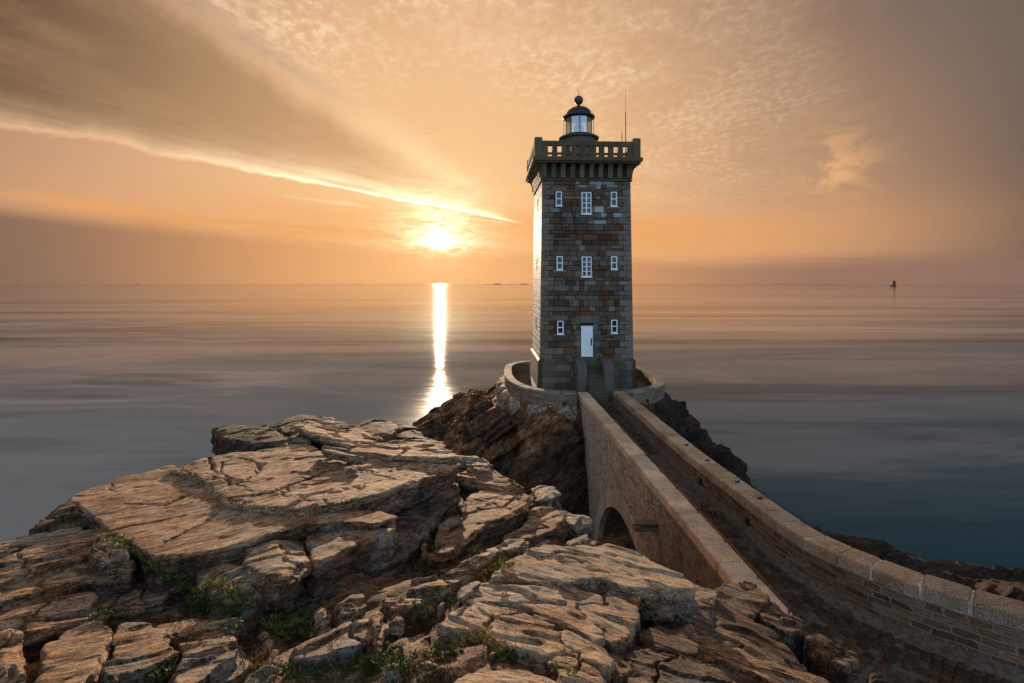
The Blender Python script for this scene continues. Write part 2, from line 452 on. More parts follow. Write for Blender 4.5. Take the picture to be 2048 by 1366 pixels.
def mat_rock(name, tones, lichen=(0.60, 0.60, 0.54), lich_amt=0.42, orange_amt=0.6, olive_amt=0.35, wet=0.0, scale=1.0, bumpd=0.05, bright=3.1):
    """foliated rock: streaks along local X, thin bands across local Z, lichen crusts"""
    m, nt, b = new_mat(name)
    oi = nt.nodes.new('ShaderNodeObjectInfo')
    rnd = E(nt, oi.outputs['Random'])
    v0 = coords(nt)
    nv = nt.nodes.new('ShaderNodeVectorMath'); nv.operation = 'ADD'
    nt.links.new(v0.s, nv.inputs[0]); cv = comb(nt, rnd * 37.0, rnd * 19.0, rnd * 7.0); nt.links.new(cv.s, nv.inputs[1])
    v = mapv(nt, E(nt, nv.outputs[0]), (scale,) * 3)
    g1 = noise(nt, mapv(nt, v, (1.3, 9.0, 12.0)), 1.0, 8, 0.68, 0.35)
    g2 = noise(nt, mapv(nt, v, (5.0, 34.0, 40.0)), 1.0, 6, 0.7, 0.25)
    big = noise(nt, v, 0.7, 5, 0.6)
    grain = noise(nt, v, 46.0, 5, 0.75)
    t = (g1 * 0.50 + big * 0.22 + g2 * 0.42 - 0.57) * 1.55 + 0.5
    c = ramp(nt, t, [(0.30, tones[0]), (0.43, tones[1]), (0.55, tones[2]), (0.68, tones[3])])
    c = mixc(nt, 1.0, c, ramp(nt, grain, [(0.36, (0.22,) * 3), (0.47, (0.80,) * 3), (0.56, (1.25,) * 3), (0.66, (1.9,) * 3)]), 'MULTIPLY')
    spk = noise(nt, mapv(nt, v, (6.0, 17.0, 17.0)), 1.0, 6, 0.8, 0.3)
    c = mixc(nt, 1.0, c, ramp(nt, spk, [(0.38, (0.10,) * 3), (0.46, (0.75,) * 3), (0.55, (1.15,) * 3), (0.64, (1.8,) * 3)]), 'MULTIPLY')
    fn = noise(nt, mapv(nt, v, (1.1, 8.0, 14.0), loc=(4, 1, 2)), 1.0, 6, 0.62, 0.5)
    fis = (fn - 0.5).abs().ss(0.002, 0.030)
    fis = 1.0 - (1.0 - fis) * noise(nt, v, 1.3, 3, 0.5).ss(0.42, 0.58)
    c = mixc(nt, 0.85, c, mixc(nt, 1.0, c, (1.14, 0.90, 0.70), 'MULTIPLY'))
    wth = noise(nt, mapv(nt, v, (0.5, 0.9, 1.5), loc=(3, 5, 2)), 1.0, 5, 0.6, 0.5)
    c = mixc(nt, 1.0, c, ramp(nt, wth, [(0.36, (0.42, 0.36, 0.32)), (0.52, (1.0, 0.98, 0.96)), (0.66, (1.3, 1.3, 1.32))]), 'MULTIPLY')
    unshaded = sepv(nt, v0)[2].ss(-0.16, -0.03)       # shade painted into the colour: rock below the top surface is darkened
    c = mixc(nt, unshaded, mixc(nt, 1.0, c, (0.37, 0.37, 0.40), 'MULTIPLY'), c)
    c = mixc(nt, 1.0, c, ramp(nt, fis, [(0.0, (0.08,) * 3), (1.0, (1.0,) * 3)]), 'MULTIPLY')
    patch = noise(nt, mapv(nt, v, (1.6, 3.2, 5.0), loc=(7, 7, 7)), 1.0, 7, 0.68, 0.6)
    c = mixc(nt, 1.0, c, ramp(nt, patch, [(0.34, (0.26,) * 3), (0.48, (0.95,) * 3), (0.64, (1.55,) * 3)]), 'MULTIPLY')
    lm = noise(nt, v, 1.7, 8, 0.72, 0.4)
    fine = noise(nt, v, 17.0, 6, 0.75)
    c = mixc(nt, 1.0, c, (bright, bright, bright), 'MULTIPLY')
    n_ = nt.nodes.new('ShaderNodeVectorMath'); n_.operation = 'MINIMUM'; nt.links.new(c.s, n_.inputs[0]); n_.inputs[1].default_value = (0.85, 0.66, 0.50); c = E(nt, n_.outputs[0])
    lich = (lm * 0.55 + fine * 0.50).ss(0.53, 0.60) * lich_amt
    c = mixc(nt, lich, c, mixc(nt, noise(nt, v, 70, 3, 0.7).ss(0.35, 0.65), tuple(x * 0.55 for x in lichen), lichen))
    om = (noise(nt, mapv(nt, v, (1, 1, 1), loc=(9, 3, 5)), 1.25, 7, 0.7, 0.5) * 0.65 + fine * 0.38).ss(0.545, 0.615) * orange_amt
    c = mixc(nt, om, c, mixc(nt, grain.ss(0.4, 0.6), (0.24, 0.085, 0.014), (0.50, 0.20, 0.035)))
    gm = (noise(nt, mapv(nt, v, (1, 1, 1), loc=(2, 8, 1)), 1.0, 7, 0.7, 0.3) * 0.65 + fine * 0.36).ss(0.53, 0.63) * olive_amt
    c = mixc(nt, gm, c, (0.060, 0.058, 0.026))
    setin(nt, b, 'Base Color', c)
    setin(nt, b, 'Roughness', 0.78 - 0.3 * wet)
    b.inputs['Specular IOR Level'].default_value = 0.35
    h = g1 * 1.2 + g2 * 0.8 + grain * 0.40 + spk * 0.9 + fis * 0.7 + noise(nt, v, 6.0, 8, 0.72) * 0.9 + lich * 0.12
    bump(nt, b, h, 1.0, bumpd * 1.9)
    return m


M = {}
M['granite'] = mat_dressed('granite_ashlar', 0.55, 1.35, (0.075, 0.038, 0.016), 0.62, 45, pale_amt=.5)
M['granite_moss'] = mat_dressed('granite_weathered', 0.6, 1.25, (0.09, 0.05, 0.015), 0.45, 30, moss=0.5)
M['coping'] = mat_dressed('granite_coping', 0.35, 1.7, (0.34, 0.18, 0.075), 0.5, 42, pale_amt=.12)
M['coping_dark'] = mat_dressed('granite_coping_dark', 0.3, 1.8, (0.22, 0.09, 0.025), 0.6, 38, pale_amt=.10)
M['white'] = plain('white_paint', (0.78, 0.79, 0.80), 0.45, var=0.08)
M['door'] = plain('white_door_paint', (0.80, 0.82, 0.85), 0.4, var=0.05)
M['dark_iron'] = plain('dark_iron', (0.03, 0.028, 0.03), 0.5, 0.4)
M['rust'] = plain('rusty_iron', (0.17, 0.075, 0.035), 0.7, 0.2)
M['dome'] = plain('black_dome_paint', (0.022, 0.018, 0.024), 0.32, 0.1, spec=0.5)
M['mortar'] = plain('mortar', (0.07, 0.06, 0.05), 0.9)
M['recess'] = plain('dark_recess', (0.012, 0.012, 0.012), 0.9)
M['concrete'] = plain('pale_mortar_fillet', (0.105, 0.082, 0.060), 0.9, var=0.45, nscale=9.0)
M['joint_pale'] = plain('pale_lime_joint', (0.55, 0.48, 0.40), 0.9, var=0.4, nscale=5.0)
M['footing'] = plain('pale_mortar_footing', (0.22, 0.165, 0.115), 0.85, var=0.8, nscale=6.0)
m, nt, b = new_mat('window_glass'); M['pane'] = m
setin(nt, b, 'Base Color', (0.015, 0.018, 0.022)); setin(nt, b, 'Roughness', 0.12)
m, nt, b = new_mat('lantern_glass'); M['glass'] = m
gl = nt.nodes.new('ShaderNodeBsdfGlass'); gl.inputs['IOR'].default_value = 1.02; gl.inputs['Roughness'].default_value = 0.0
gl.inputs['Color'].default_value = (0.92, 0.95, 0.97, 1)
gs = nt.nodes.new('ShaderNodeBsdfGlossy'); gs.inputs['Roughness'].default_value = 0.05
mx = nt.nodes.new('ShaderNodeMixShader'); mx.inputs[0].default_value = 0.26
nt.links.new(gl.outputs[0], mx.inputs[1]); nt.links.new(gs.outputs[0], mx.inputs[2])
nt.links.new(mx.outputs[0], nt.nodes['Material Output'].inputs[0])
m, nt, b = new_mat('lens_glass'); M['lens'] = m
setin(nt, b, 'Base Color', (0.62, 0.74, 0.70)); setin(nt, b, 'Roughness', 0.08); b.inputs['Transmission Weight'].default_value = 0.75; b.inputs['IOR'].default_value = 1.4
M['rubble_out'] = mat_rubble('rubble_wall_outer', 0.46, 0.20, [(0.21, 0.145, 0.095), (0.34, 0.25, 0.18), (0.42, 0.33, 0.25), (0.27, 0.19, 0.135)], (0.90, 0.80, 0.68), 0.105, 0.05, 0.55, irregular=True)
M['rubble_in'] = mat_rubble('rubble_wall_inner', 0.40, 0.17, [(0.075, 0.032, 0.013), (0.15, 0.072, 0.034), (0.21, 0.12, 0.068), (0.11, 0.055, 0.025)], (0.32, 0.25, 0.175), 0.14, 0.05, 0.7)
M['rubble_terrace'] = mat_rubble('rubble_terrace', 0.42, 0.18, [(0.10, 0.065, 0.04), (0.21, 0.14, 0.09), (0.15, 0.095, 0.058), (0.11, 0.07, 0.045)], (0.33, 0.27, 0.20), 0.11, 0.04, 0.6)
ROCK_T = [(0.038, 0.021, 0.012), (0.170, 0.098, 0.057), (0.37, 0.240, 0.155), (0.60, 0.455, 0.335)]
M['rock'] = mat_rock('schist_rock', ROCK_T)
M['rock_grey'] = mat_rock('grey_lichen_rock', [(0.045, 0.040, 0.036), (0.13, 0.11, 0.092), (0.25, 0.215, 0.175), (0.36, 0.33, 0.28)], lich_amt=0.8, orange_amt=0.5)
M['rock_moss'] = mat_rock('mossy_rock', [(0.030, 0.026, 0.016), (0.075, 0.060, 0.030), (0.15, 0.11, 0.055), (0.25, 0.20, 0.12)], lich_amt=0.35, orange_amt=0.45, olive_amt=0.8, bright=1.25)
M['rock_dark'] = mat_rock('dark_shore_shade_rock', [(0.018, 0.012, 0.008), (0.055, 0.033, 0.019), (0.105, 0.064, 0.036), (0.16, 0.105, 0.065)], lich_amt=0.12, orange_amt=0.25, olive_amt=0.25, scale=0.6, bumpd=0.12, bright=0.85)
M['rock_shadowside'] = mat_rock('shadowside_grey_rock', [(0.020, 0.016, 0.013), (0.060, 0.046, 0.036), (0.115, 0.088, 0.068), (0.20, 0.16, 0.125)], lich_amt=0.45, orange_amt=0.3, olive_amt=0.5, bright=1.7)  # darkened version of the grey rock, the shade put into its tones
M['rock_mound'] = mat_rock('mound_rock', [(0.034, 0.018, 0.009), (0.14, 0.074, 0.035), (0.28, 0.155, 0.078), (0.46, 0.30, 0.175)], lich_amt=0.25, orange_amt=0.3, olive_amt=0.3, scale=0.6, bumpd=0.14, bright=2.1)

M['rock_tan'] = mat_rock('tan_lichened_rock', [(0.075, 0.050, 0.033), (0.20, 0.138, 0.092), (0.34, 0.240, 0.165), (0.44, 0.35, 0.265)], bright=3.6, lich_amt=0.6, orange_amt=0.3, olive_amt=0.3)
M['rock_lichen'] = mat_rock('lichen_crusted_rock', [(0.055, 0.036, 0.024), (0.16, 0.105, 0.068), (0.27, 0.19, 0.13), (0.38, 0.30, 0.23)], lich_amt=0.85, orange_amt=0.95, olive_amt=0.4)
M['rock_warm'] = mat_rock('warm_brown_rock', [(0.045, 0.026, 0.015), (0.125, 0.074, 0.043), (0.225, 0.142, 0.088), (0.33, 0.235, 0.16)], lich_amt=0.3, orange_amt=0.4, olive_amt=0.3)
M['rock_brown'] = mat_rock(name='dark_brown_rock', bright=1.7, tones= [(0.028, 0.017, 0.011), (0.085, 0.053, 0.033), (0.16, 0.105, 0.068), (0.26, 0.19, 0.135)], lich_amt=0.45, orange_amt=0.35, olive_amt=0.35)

# ------------------------------------------------------------------ sea
def build_sea():
    # long-exposure water: smooth sheet, finer rings near the viewer
    xs = np.concatenate([-np.geomspace(30000, 40, 26), np.linspace(-36, 36, 19), np.geomspace(40, 30000, 26)])
    ys = np.concatenate([-np.geomspace(3000, 40, 12), np.linspace(-36, 76, 29), np.geomspace(80, 40000, 36)])
    nx, ny = len(xs), len(ys)
    vs = [(float(x), float(y), 0.0) for y in ys for x in xs]
    fs = [(j * nx + i, j * nx + i + 1, (j + 1) * nx + i + 1, (j + 1) * nx + i) for j in range(ny - 1) for i in range(nx - 1)]
    m, nt, b = new_mat('sea_water')
    v = coords(nt)
    # swell streaks at several sizes; strongly stretched along x as the exposure smears them
    s1 = noise(nt, mapv(nt, v, (0.0035, 0.012, 1), rot=(0, 0, 0.10)), 1.0, 7, 0.62, 0.5)
    s2 = noise(nt, mapv(nt, v, (0.016, 0.085, 1), rot=(0, 0, -0.06)), 1.0, 6, 0.62, 0.6)
    s3 = noise(nt, mapv(nt, v, (0.12, 0.5, 1), rot=(0, 0, 0.3)), 1.0, 5, 0.6, 0.4)
    s4 = noise(nt, mapv(nt, v, (0.9, 3.2, 1), rot=(0, 0, 0.2)), 1.0, 4, 0.6)
    foam = noise(nt, mapv(nt, v, (0.022, 0.05, 1), rot=(0, 0, 0.25)), 1.0, 7, 0.62, 1.4)
    px, py, pz = sepv(nt, v)
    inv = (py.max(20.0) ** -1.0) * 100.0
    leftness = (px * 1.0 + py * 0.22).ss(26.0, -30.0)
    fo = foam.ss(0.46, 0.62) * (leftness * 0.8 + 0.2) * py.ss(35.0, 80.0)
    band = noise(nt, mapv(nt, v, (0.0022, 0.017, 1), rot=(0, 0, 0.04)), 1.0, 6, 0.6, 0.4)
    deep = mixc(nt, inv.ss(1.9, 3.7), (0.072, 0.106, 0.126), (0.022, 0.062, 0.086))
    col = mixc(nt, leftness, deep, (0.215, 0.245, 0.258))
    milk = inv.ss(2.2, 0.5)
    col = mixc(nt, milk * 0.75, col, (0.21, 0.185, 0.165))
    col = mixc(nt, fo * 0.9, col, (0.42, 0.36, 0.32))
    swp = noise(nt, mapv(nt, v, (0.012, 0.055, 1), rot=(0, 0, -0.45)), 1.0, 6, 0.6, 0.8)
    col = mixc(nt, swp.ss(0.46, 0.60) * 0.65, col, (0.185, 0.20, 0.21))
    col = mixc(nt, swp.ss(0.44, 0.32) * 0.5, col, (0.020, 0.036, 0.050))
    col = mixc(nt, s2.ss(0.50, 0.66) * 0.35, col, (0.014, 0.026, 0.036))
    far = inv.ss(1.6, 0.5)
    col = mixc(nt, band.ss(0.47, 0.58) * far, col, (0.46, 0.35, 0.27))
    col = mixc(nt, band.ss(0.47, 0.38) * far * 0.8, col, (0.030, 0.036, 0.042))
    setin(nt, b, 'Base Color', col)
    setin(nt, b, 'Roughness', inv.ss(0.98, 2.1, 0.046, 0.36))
    b.inputs['Specular IOR Level'].default_value = 0.22
    b.inputs['IOR'].default_value = 1.333
    h = s1 * 1.3 + s2 * 0.55 + s3 * 0.040 + s4 * 0.008
    bump(nt, b, h, 1.0, 0.34)
    # the mist the long exposure makes of broken water: scatters light, thickest near the shore
    df = nt.nodes.new('ShaderNodeBsdfDiffuse'); nt.links.new(col.s, df.inputs['Color'])
    mxs = nt.nodes.new('ShaderNodeMixShader'); nt.links.new(inv.ss(0.10, 1.10, 0.08, 0.84).s, mxs.inputs[0])
    nt.links.new(b.outputs[0], mxs.inputs[1]); nt.links.new(df.outputs[0], mxs.inputs[2]); nt.links.new(mxs.outputs[0], nt.nodes['Material Output'].inputs[0])
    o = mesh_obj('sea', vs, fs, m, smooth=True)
    tag(o, 'calm grey blue sea smoothed by long exposure under the sunset', 'sea', kind='structure')
build_sea()

# distant low islands on the horizon
def island(name, x0, x1, d, hmax, label, seed):
    rng = random.Random(seed); n = 40; W = (x1 - x0)
    top = []
    for i in range(n + 1):
        t = i / n; e = min(1, min(t, 1 - t) * 6)
        top.append(hmax * e * (0.55 + 0.45 * math.sin(t * 9 + seed) * math.sin(t * 23 + seed * 2) + rng.uniform(-.08, .08)) + 0.5)
    vs = []; fs = []
    for k, yy in enumerate((0, 120, 260, 400)):
        f = (0.0, 1.0, 0.9, 0.0)[k]
        for i in range(n + 1): vs.append((x0 + W * i / n, d + yy, -1.0 + max(0.2, top[i]) * f + (1.0 if 0 < k < 3 else 0)))
    for k in range(3):
        for i in range(n):
            a = k * (n + 1) + i; fs.append((a, a + 1, a + n + 2, a + n + 1))
    o = mesh_obj(name, vs, fs, M['island'], smooth=True)
    tag(o, label, 'island', kind='structure')
M['island'] = plain('hazy_island', (0.34, 0.23, 0.17), 0.9)
island('island', (940 - CX) / F * 9000, (1075 - CX) / F * 9000, 9000, 16, 'low hazy island on the horizon left of the lighthouse', 1)
island('island', (1535 - CX) / F * 9000, (1720 - CX) / F * 9000, 9000, 13, 'long low hazy island on the horizon left of the red beacon tower', 4)
island('island', (690 - CX) / F * 9500, (720 - CX) / F * 9500, 9500, 8, 'faint low islet on the horizon left of the sun glitter', 6)

M['beacon_red'] = plain('faded_red_paint', (0.16, 0.035, 0.025), 0.7)
M['beacon_dark'] = plain('dark_masonry', (0.04, 0.03, 0.028), 0.8)
def beacon():
    d = 2800.0; k = d / F
    e = empty('beacon_tower', ((1788 - CX) * k, d, 0.0))
    tag(e, 'small red masonry beacon tower standing in the sea at right', 'beacon')
    a = MB(); a.lathe([(7.6, 3.0), (7.3, 12), (6.6, 28.0), (6.9, 28.2), (6.9, 29.6), (6.0, 29.8)], 20)
    a.build('tower_body', M['beacon_red'], e)
    c = MB(); c.box(-19, 9, -8, 8, -3, 3.4, bev=.8); c.box(-19, -9, -5, 5, 3.4, 6.5, bev=.5)
    c.build('base', M['beacon_dark'], e)
    for px, py, h, lab in ((1771, 568.0, 12, 'tiny dark navigation buoy left of the red beacon tower'), (1820, 564.8, 10, 'tiny dark navigation buoy right of the red beacon tower'), (832.5, 568.2, 9, 'tiny dark navigation buoy left of the sun glitter')):
        dd = 5200.0; kk = dd / F
        o = empty('navigation_buoy', ((px - CX) * kk, dd, 0))
        tag(o, lab, 'buoy', 'navigation buoys')
        q = MB(); q.lathe([(2.6, -1), (3.0, 1.5), (2.2, 2.4)], 12); q.build('float', M['beacon_dark'], o)
        q = MB(); q.lathe([(1.6, 2.4), (0.7, h * 1.1), (0.7, h * 1.1 + .5), (1.5, h * 1.1 + .6), (0.1, h * 1.4)], 10); q.build('topmark', M['beacon_red'], o)
    for px, lab in ((275, 'flat dark skerry on the horizon at left'), (34, 'flat dark skerry on the horizon at far left')):
        dd = 6500.0; kk = dd / F
        q = MB(); w = 4.0 * kk
        q.lathe([(w, -1), (w * .8, 4), (w * .4, 6), (w * .15, 7)], 14, c=((px - CX) * kk, dd, 0))
        o = q.build('skerry', M['island']); tag(o, lab, 'rock', kind='structure')
beacon()

# ------------------------------------------------------------------ lighthouse
YAW = math.atan(0.0466)
LH = empty('lighthouse', (5.06, 39.9, CAMZ - 7.3), YAW)
tag(LH, 'square grey granite lighthouse with white windows, crowned by a glazed lantern', 'lighthouse')
GREY = [(0.122, 0.092, 0.070), (0.158, 0.120, 0.093), (0.095, 0.072, 0.056), (0.200, 0.152, 0.118), (0.070, 0.053, 0.042)]
BROWN = [(0.150, 0.058, 0.018), (0.115, 0.046, 0.016), (0.150, 0.080, 0.040), (0.075, 0.034, 0.016), (0.105, 0.062, 0.034)]
QUOIN = [(0.180, 0.136, 0.104), (0.215, 0.162, 0.125), (0.150, 0.112, 0.086)]


def hw(z):  # half width of the tower shaft at local height z
    return 3.285 + (3.115 - 3.285) * (z - 2.1) / (14.6 - 2.1)


def cut_rect(r, h):
    x0, x1, z0, z1 = r; a0, a1, b0, b1 = h
    if a1 <= x0 or a0 >= x1 or b1 <= z0 or b0 >= z1: return [r]
    out = []
    if b0 > z0: out.append((x0, x1, z0, b0))
    if b1 < z1: out.append((x0, x1, b1, z1))
    m0, m1 = max(z0, b0), min(z1, b1)
    if a0 > x0: out.append((x0, a0, m0, m1))
    if a1 < x1: out.append((a1, x1, m0, m1))
    return [q for q in out if q[1] - q[0] > .04 and q[3] - q[2] > .04]


def block(mb, face, x0, x1, z0, z1, depth, out, col, rng):
    """one stone of face k (0 front, 1 right, 2 back, 3 left): chamfered block"""
    side = face in (1, 3); g = 0.006 if side else 0.011; c = 0.010 if side else 0.022
    x0 += g; x1 -= g; z0 += g; z1 -= g
    o = out + (rng.uniform(-.0015, .0015) if side else rng.uniform(-.008, .010))
    def pt(x, z, d):
        s = hw(z) / 3.2
        y = -hw(z) - d
        v = Vector((x * s, y, z))
        a = face * math.pi / 2
        return (v.x * math.cos(a) - v.y * math.sin(a), v.x * math.sin(a) + v.y * math.cos(a), v.z)
    j = lambda: rng.uniform(-.001, .001) if side else rng.uniform(-.006, .006)
    vs = [pt(x, z, o - depth) for x, z in ((x0, z0), (x1, z0), (x1, z1), (x0, z1))]
    vs += [pt(x, z, o - c) for x, z in ((x0, z0), (x1, z0), (x1, z1), (x0, z1))]
    vs += [pt(x + a, z + bb, o + j()) for x, z, a, bb in ((x0, z0, c, c), (x1, z0, -c, c), (x1, z1, -c, -c), (x0, z1, c, -c))]
    fs = []
    for k in (0, 4):
        for i in range(4):
            q = (i + 1) % 4; fs.append((k + i, k + q, k + 4 + q, k + 4 + i))
    fs.append((8, 9, 10, 11))
    mb.add(vs, fs, col)


WIN = []   # (x centre, z0, z1, width, rows, cols)
def wz(py): return (567 - py) * 0.03489 + 7.3
for (cx, y0, y1, w, r, c) in ((-1.94, 411.5, 383, .44, 2, 1), (0, 427.5, 384, .70, 4, 2), (1.94, 411.5, 383, .44, 2, 1),
                              (-1.89, 539.5, 512.5, .44, 2, 1), (0, 553.5, 513, .70, 4, 2), (1.94, 538.5, 512.5, .44, 2, 1),
                              (-1.85, 667.5, 641.5, .44, 2, 1), (1.94, 666, 639.5, .44, 2, 1)):
    WIN.append((cx, wz(y0), wz(y1), w, r, c))
DOOR = (-0.365, 0.405, 2.17, wz(652.5))
HOLES = {0: [(w[0] - w[3] / 2, w[0] + w[3] / 2, w[1], w[2]) for w in WIN] + [(-0.40, 0.44, 2.1, wz(646.0))],
         3: [(-.2, .2, 12.6, 13.6), (-.2, .2, 8.2, 9.2), (-.2, .2, 3.8, 4.8)], 1: [], 2: []}


def tower_shaft():
    # core
    vs = []
    for z in (1.6, 15.7):
        h = hw(z) - 0.235
        vs += [(-h, -h, z), (h, -h, z), (h, h, z), (-h, h, z)]
    core = mesh_obj('core', vs, [(0, 1, 5, 4), (1, 2, 6, 5), (2, 3, 7, 6), (3, 0, 4, 7), (4, 5, 6, 7)], M['mortar'], LH)
    mb = MB()
    for face in range(4):
        rng = random.Random(10 + face)
        z = 2.06; k = 0
        while z < 14.62:
            h = rng.choice((.26, .34, .42, .46, .30)); z1 = min(14.62, z + h)
            if 14.62 - z1 < .2: z1 = 14.62
            ql, qr = (.92, .58) if k % 2 else (.58, .92)
            ends = [(-3.2, -3.2 + ql)] + [(3.2 - qr, 3.2)]
            spans = [(a, b_, rng.choice(QUOIN)) for a, b_ in ends]
            x = -3.2 + ql
            brownband = rng.random() < .38
            while x < 3.2 - qr - .02:
                w = rng.choice((.30, .5, .7, .9, .44, 1.05)) * (1.0 if h > .33 else .8)
                x1 = min(3.2 - qr, x + w)
                if 3.2 - qr - x1 < .22: x1 = 3.2 - qr
                pb = .55 if brownband else .20
                c = rng.choice(BROWN) if rng.random() < pb else rng.choice(GREY)
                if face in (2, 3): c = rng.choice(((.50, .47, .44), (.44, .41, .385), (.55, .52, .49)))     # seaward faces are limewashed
                # whitewashed stones near the top windows
                if face == 0 and ((z > 13.7 and rng.random() < .38 and -1 < x < 1.9) or (11.0 < z < 12.6 and rng.random() < .16)):
                    c = rng.choice(((.34, .34, .35), (.27, .27, .28)))
                if rng.random() < .12 and h > .4:
                    zm = z + h * rng.uniform(.4, .6)
                    spans.append((x, x1, c, z, zm)); spans.append((x, x1, rng.choice(GREY + BROWN), zm, z1))
                else: spans.append((x, x1, c))
                x = x1
            for sp in spans:
                a, b_, c = sp[:3]; z0_, z1_ = (sp[3], sp[4]) if len(sp) > 3 else (z, z1)
                rs = [(a, b_, z0_, z1_)]
                for hh in HOLES[face]:
                    rs = [q for r in rs for q in cut_rect(r, hh)]
                cc = vary(rng, c, .8, 1.2)
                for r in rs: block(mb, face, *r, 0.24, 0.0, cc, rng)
            z = z1; k += 1
    mb.build('tower_wall', M['granite'], LH, cols=True)
    # lintels and jambs round the openings of the front, a hair proud
    rng = random.Random(4)
    def dressed(name, *a):
        lb = MB(); block(lb, 0, *a, rng); lb.build(name, M['granite'], LH, cols=True)
    for (cx, z0, z1, w, r, c) in WIN:
        dressed('lintel', cx - w * .5 - .32, cx + w * .5 + .32, z1, z1 + .38, .1, .018, rng.choice(GREY))
        dressed('window_ledge', cx - w * .5 - .26, cx + w * .5 + .26, z0 - .2, z0, .1, .022, rng.choice(GREY))
    dz1 = wz(646.0)
    dressed('door_lintel', -.85, .88, dz1, dz1 + .5, .1, .018, GREY[1])
    z = 2.15
    for k in range(6):
        hgt = .36 + .06 * (k % 2)
        if z + hgt > dz1: hgt = dz1 - z
        if hgt < .1: break
        w = .34 if k % 2 else .5
        dressed('jamb_stone', -.40 - w, -.40, z, z + hgt, .1, .018, rng.choice(GREY))
        dressed('jamb_stone', .44, .44 + w, z, z + hgt, .1, .018, rng.choice(GREY)); z += hgt
tower_shaft()


def base_plinth():
    mb = MB(); rng = random.Random(3)
    # stepped courses of big dressed blocks, sloping weathered top
    def ring(z0, z1, h0, h1, n, off):
        for face in range(4):
            a = face * math.pi / 2
            xs = [-1.0] + [(-1 + 2 * (i + off) / n) for i in range(1, n)] + [1.0]
            for i in range(n):
                u0, u1 = xs[i], xs[i + 1]
                g = .008
                def pt(u, z, h, ins):
                    x = u * h; y = -h + ins
                    return (x * math.cos(a) - y * math.sin(a), x * math.sin(a) + y * math.cos(a), z)
                e0 = g / h0 if i > 0 else 0; e1 = g / h0 if i < n - 1 else 0
                vs = [pt(u0 + e0, z0 + g, h0, 0), pt(u1 - e1, z0 + g, h0, 0), pt(u1 - e1, z1 - g, h1, 0), pt(u0 + e0, z1 - g, h1, 0),
                      pt(u0 + e0, z0 + g, h0, .3), pt(u1 - e1, z0 + g, h0, .3), pt(u1 - e1, z1 - g, h1, .3), pt(u0 + e0, z1 - g, h1, .3)]
                c = vary(rng, rng.choice(GREY[:4]), .75, 1.15)
                mb.add(vs, [(0, 1, 2, 3), (3, 2, 6, 7), (0, 4, 5, 1), (0, 3, 7, 4), (1, 5, 6, 2)], c)
    z = -.75
    ring(z, -.25, 3.66, 3.62, 7, .1)
    ring(-.25, 0.02, 3.62, 3.46, 7, .4)
    zz = 0.02
    for i, hgt in enumerate((.40, .40, .42, .42)):
        ring(zz, zz + hgt, 3.46 - i * .012, 3.46 - (i + 1) * .012, 7 if i % 2 else 6, .3 if i % 2 else 0)
        zz += hgt
    ring(zz, 1.92, 3.41, 3.41, 7, .2)
    ring(1.92, 2.10, 3.41, 3.24, 7, .2)
    mb.build('plinth', M['granite_moss'], LH, cols=True)
    c = MB(); c.box(-3.2, 3.2, -3.2, 3.2, -.8, 2.0); c.build('plinth_core', M['mortar'], LH)
base_plinth()


def window(cx, z0, z1, w, rows, colsn):
    y = -hw((z0 + z1) / 2)
    f = MB(); t = .07; yo, yi = y - .022, y + .06
    f.box(cx - w / 2, cx - w / 2 + t, yo, yi, z0, z1, bev=.008); f.box(cx + w / 2 - t, cx + w / 2, yo, yi, z0, z1, bev=.008)
    f.box(cx - w / 2 + t, cx + w / 2 - t, yo + .003, yi, z1 - t, z1, bev=.008); f.box(cx - w / 2 + t, cx + w / 2 - t, yo + .003, yi, z0, z0 + t, bev=.008)
    fr = f.build('window', M['white'], LH)
    b_ = MB(); iw = w - 2 * t; ih = z1 - z0 - 2 * t; mt = .045
    for i in range(1, colsn):
        x = cx - iw / 2 + iw * i / colsn; b_.box(x - mt, x + mt, yo + .015, yi - .012, z0 + t, z1 - t)
    for j in range(1, rows):
        zz = z0 + t + ih * j / rows
        if colsn == 1: b_.box(cx - iw / 2, cx + iw / 2, yo + .018, yi - .012, zz - mt * .8, zz + mt * .8)
        else:
            for i in range(colsn):
                xa = cx - iw / 2 + iw * i / colsn + (mt if i else 0); xb = cx - iw / 2 + iw * (i + 1) / colsn - (mt if i < colsn - 1 else 0)
                b_.box(xa, xb, yo + .018, yi - .012, zz - mt * .6, zz + mt * .6)
    b_.build('glazing_bar', M['white'], fr)
    g = MB(); g.box(cx - iw / 2 - .01, cx + iw / 2 + .01, yo + .05, yi + .02, z0 + t - .01, z1 - t + .01); g.build('pane', M['pane'], fr)
    s = MB(); s.box(cx - w / 2 - .05, cx + w / 2 + .05, y - .06, y + .05, z0 - .07, z0 - .004, bev=.01); s.build('sill', M['white'], fr)
for w in WIN: window(*w)
for (a, b_, z0, z1) in HOLES[3]:   # slit windows of the left face
    h = hw((z0 + z1) / 2)
    f = MB()
    for za, zb, ya, yb in ((z0, z1, -.2, -.14), (z0, z1, .14, .2), (z0, z0 + .07, -.14, .14), (z1 - .07, z1, -.14, .14), ((z0 + z1) / 2 - .03, (z0 + z1) / 2 + .03, -.14, .14)):
        f.box(-h - .03, -h + .08, ya, yb, za, zb)
    fr = f.build('window', M['white'], LH)
    g = MB(); g.box(-h + .02, -h + .09, -.14, .14, z0 + .07, z1 - .07); g.build('pane', M['pane'], fr)
ib = MB(); h = hw(4.0); ib.tube([(-h + .1, -2.9, 4.25), (-h - .18, -2.9, 4.25), (-h - .28, -2.9, 4.12)], .025); ib.build('iron_bracket', M['dark_iron'], LH)


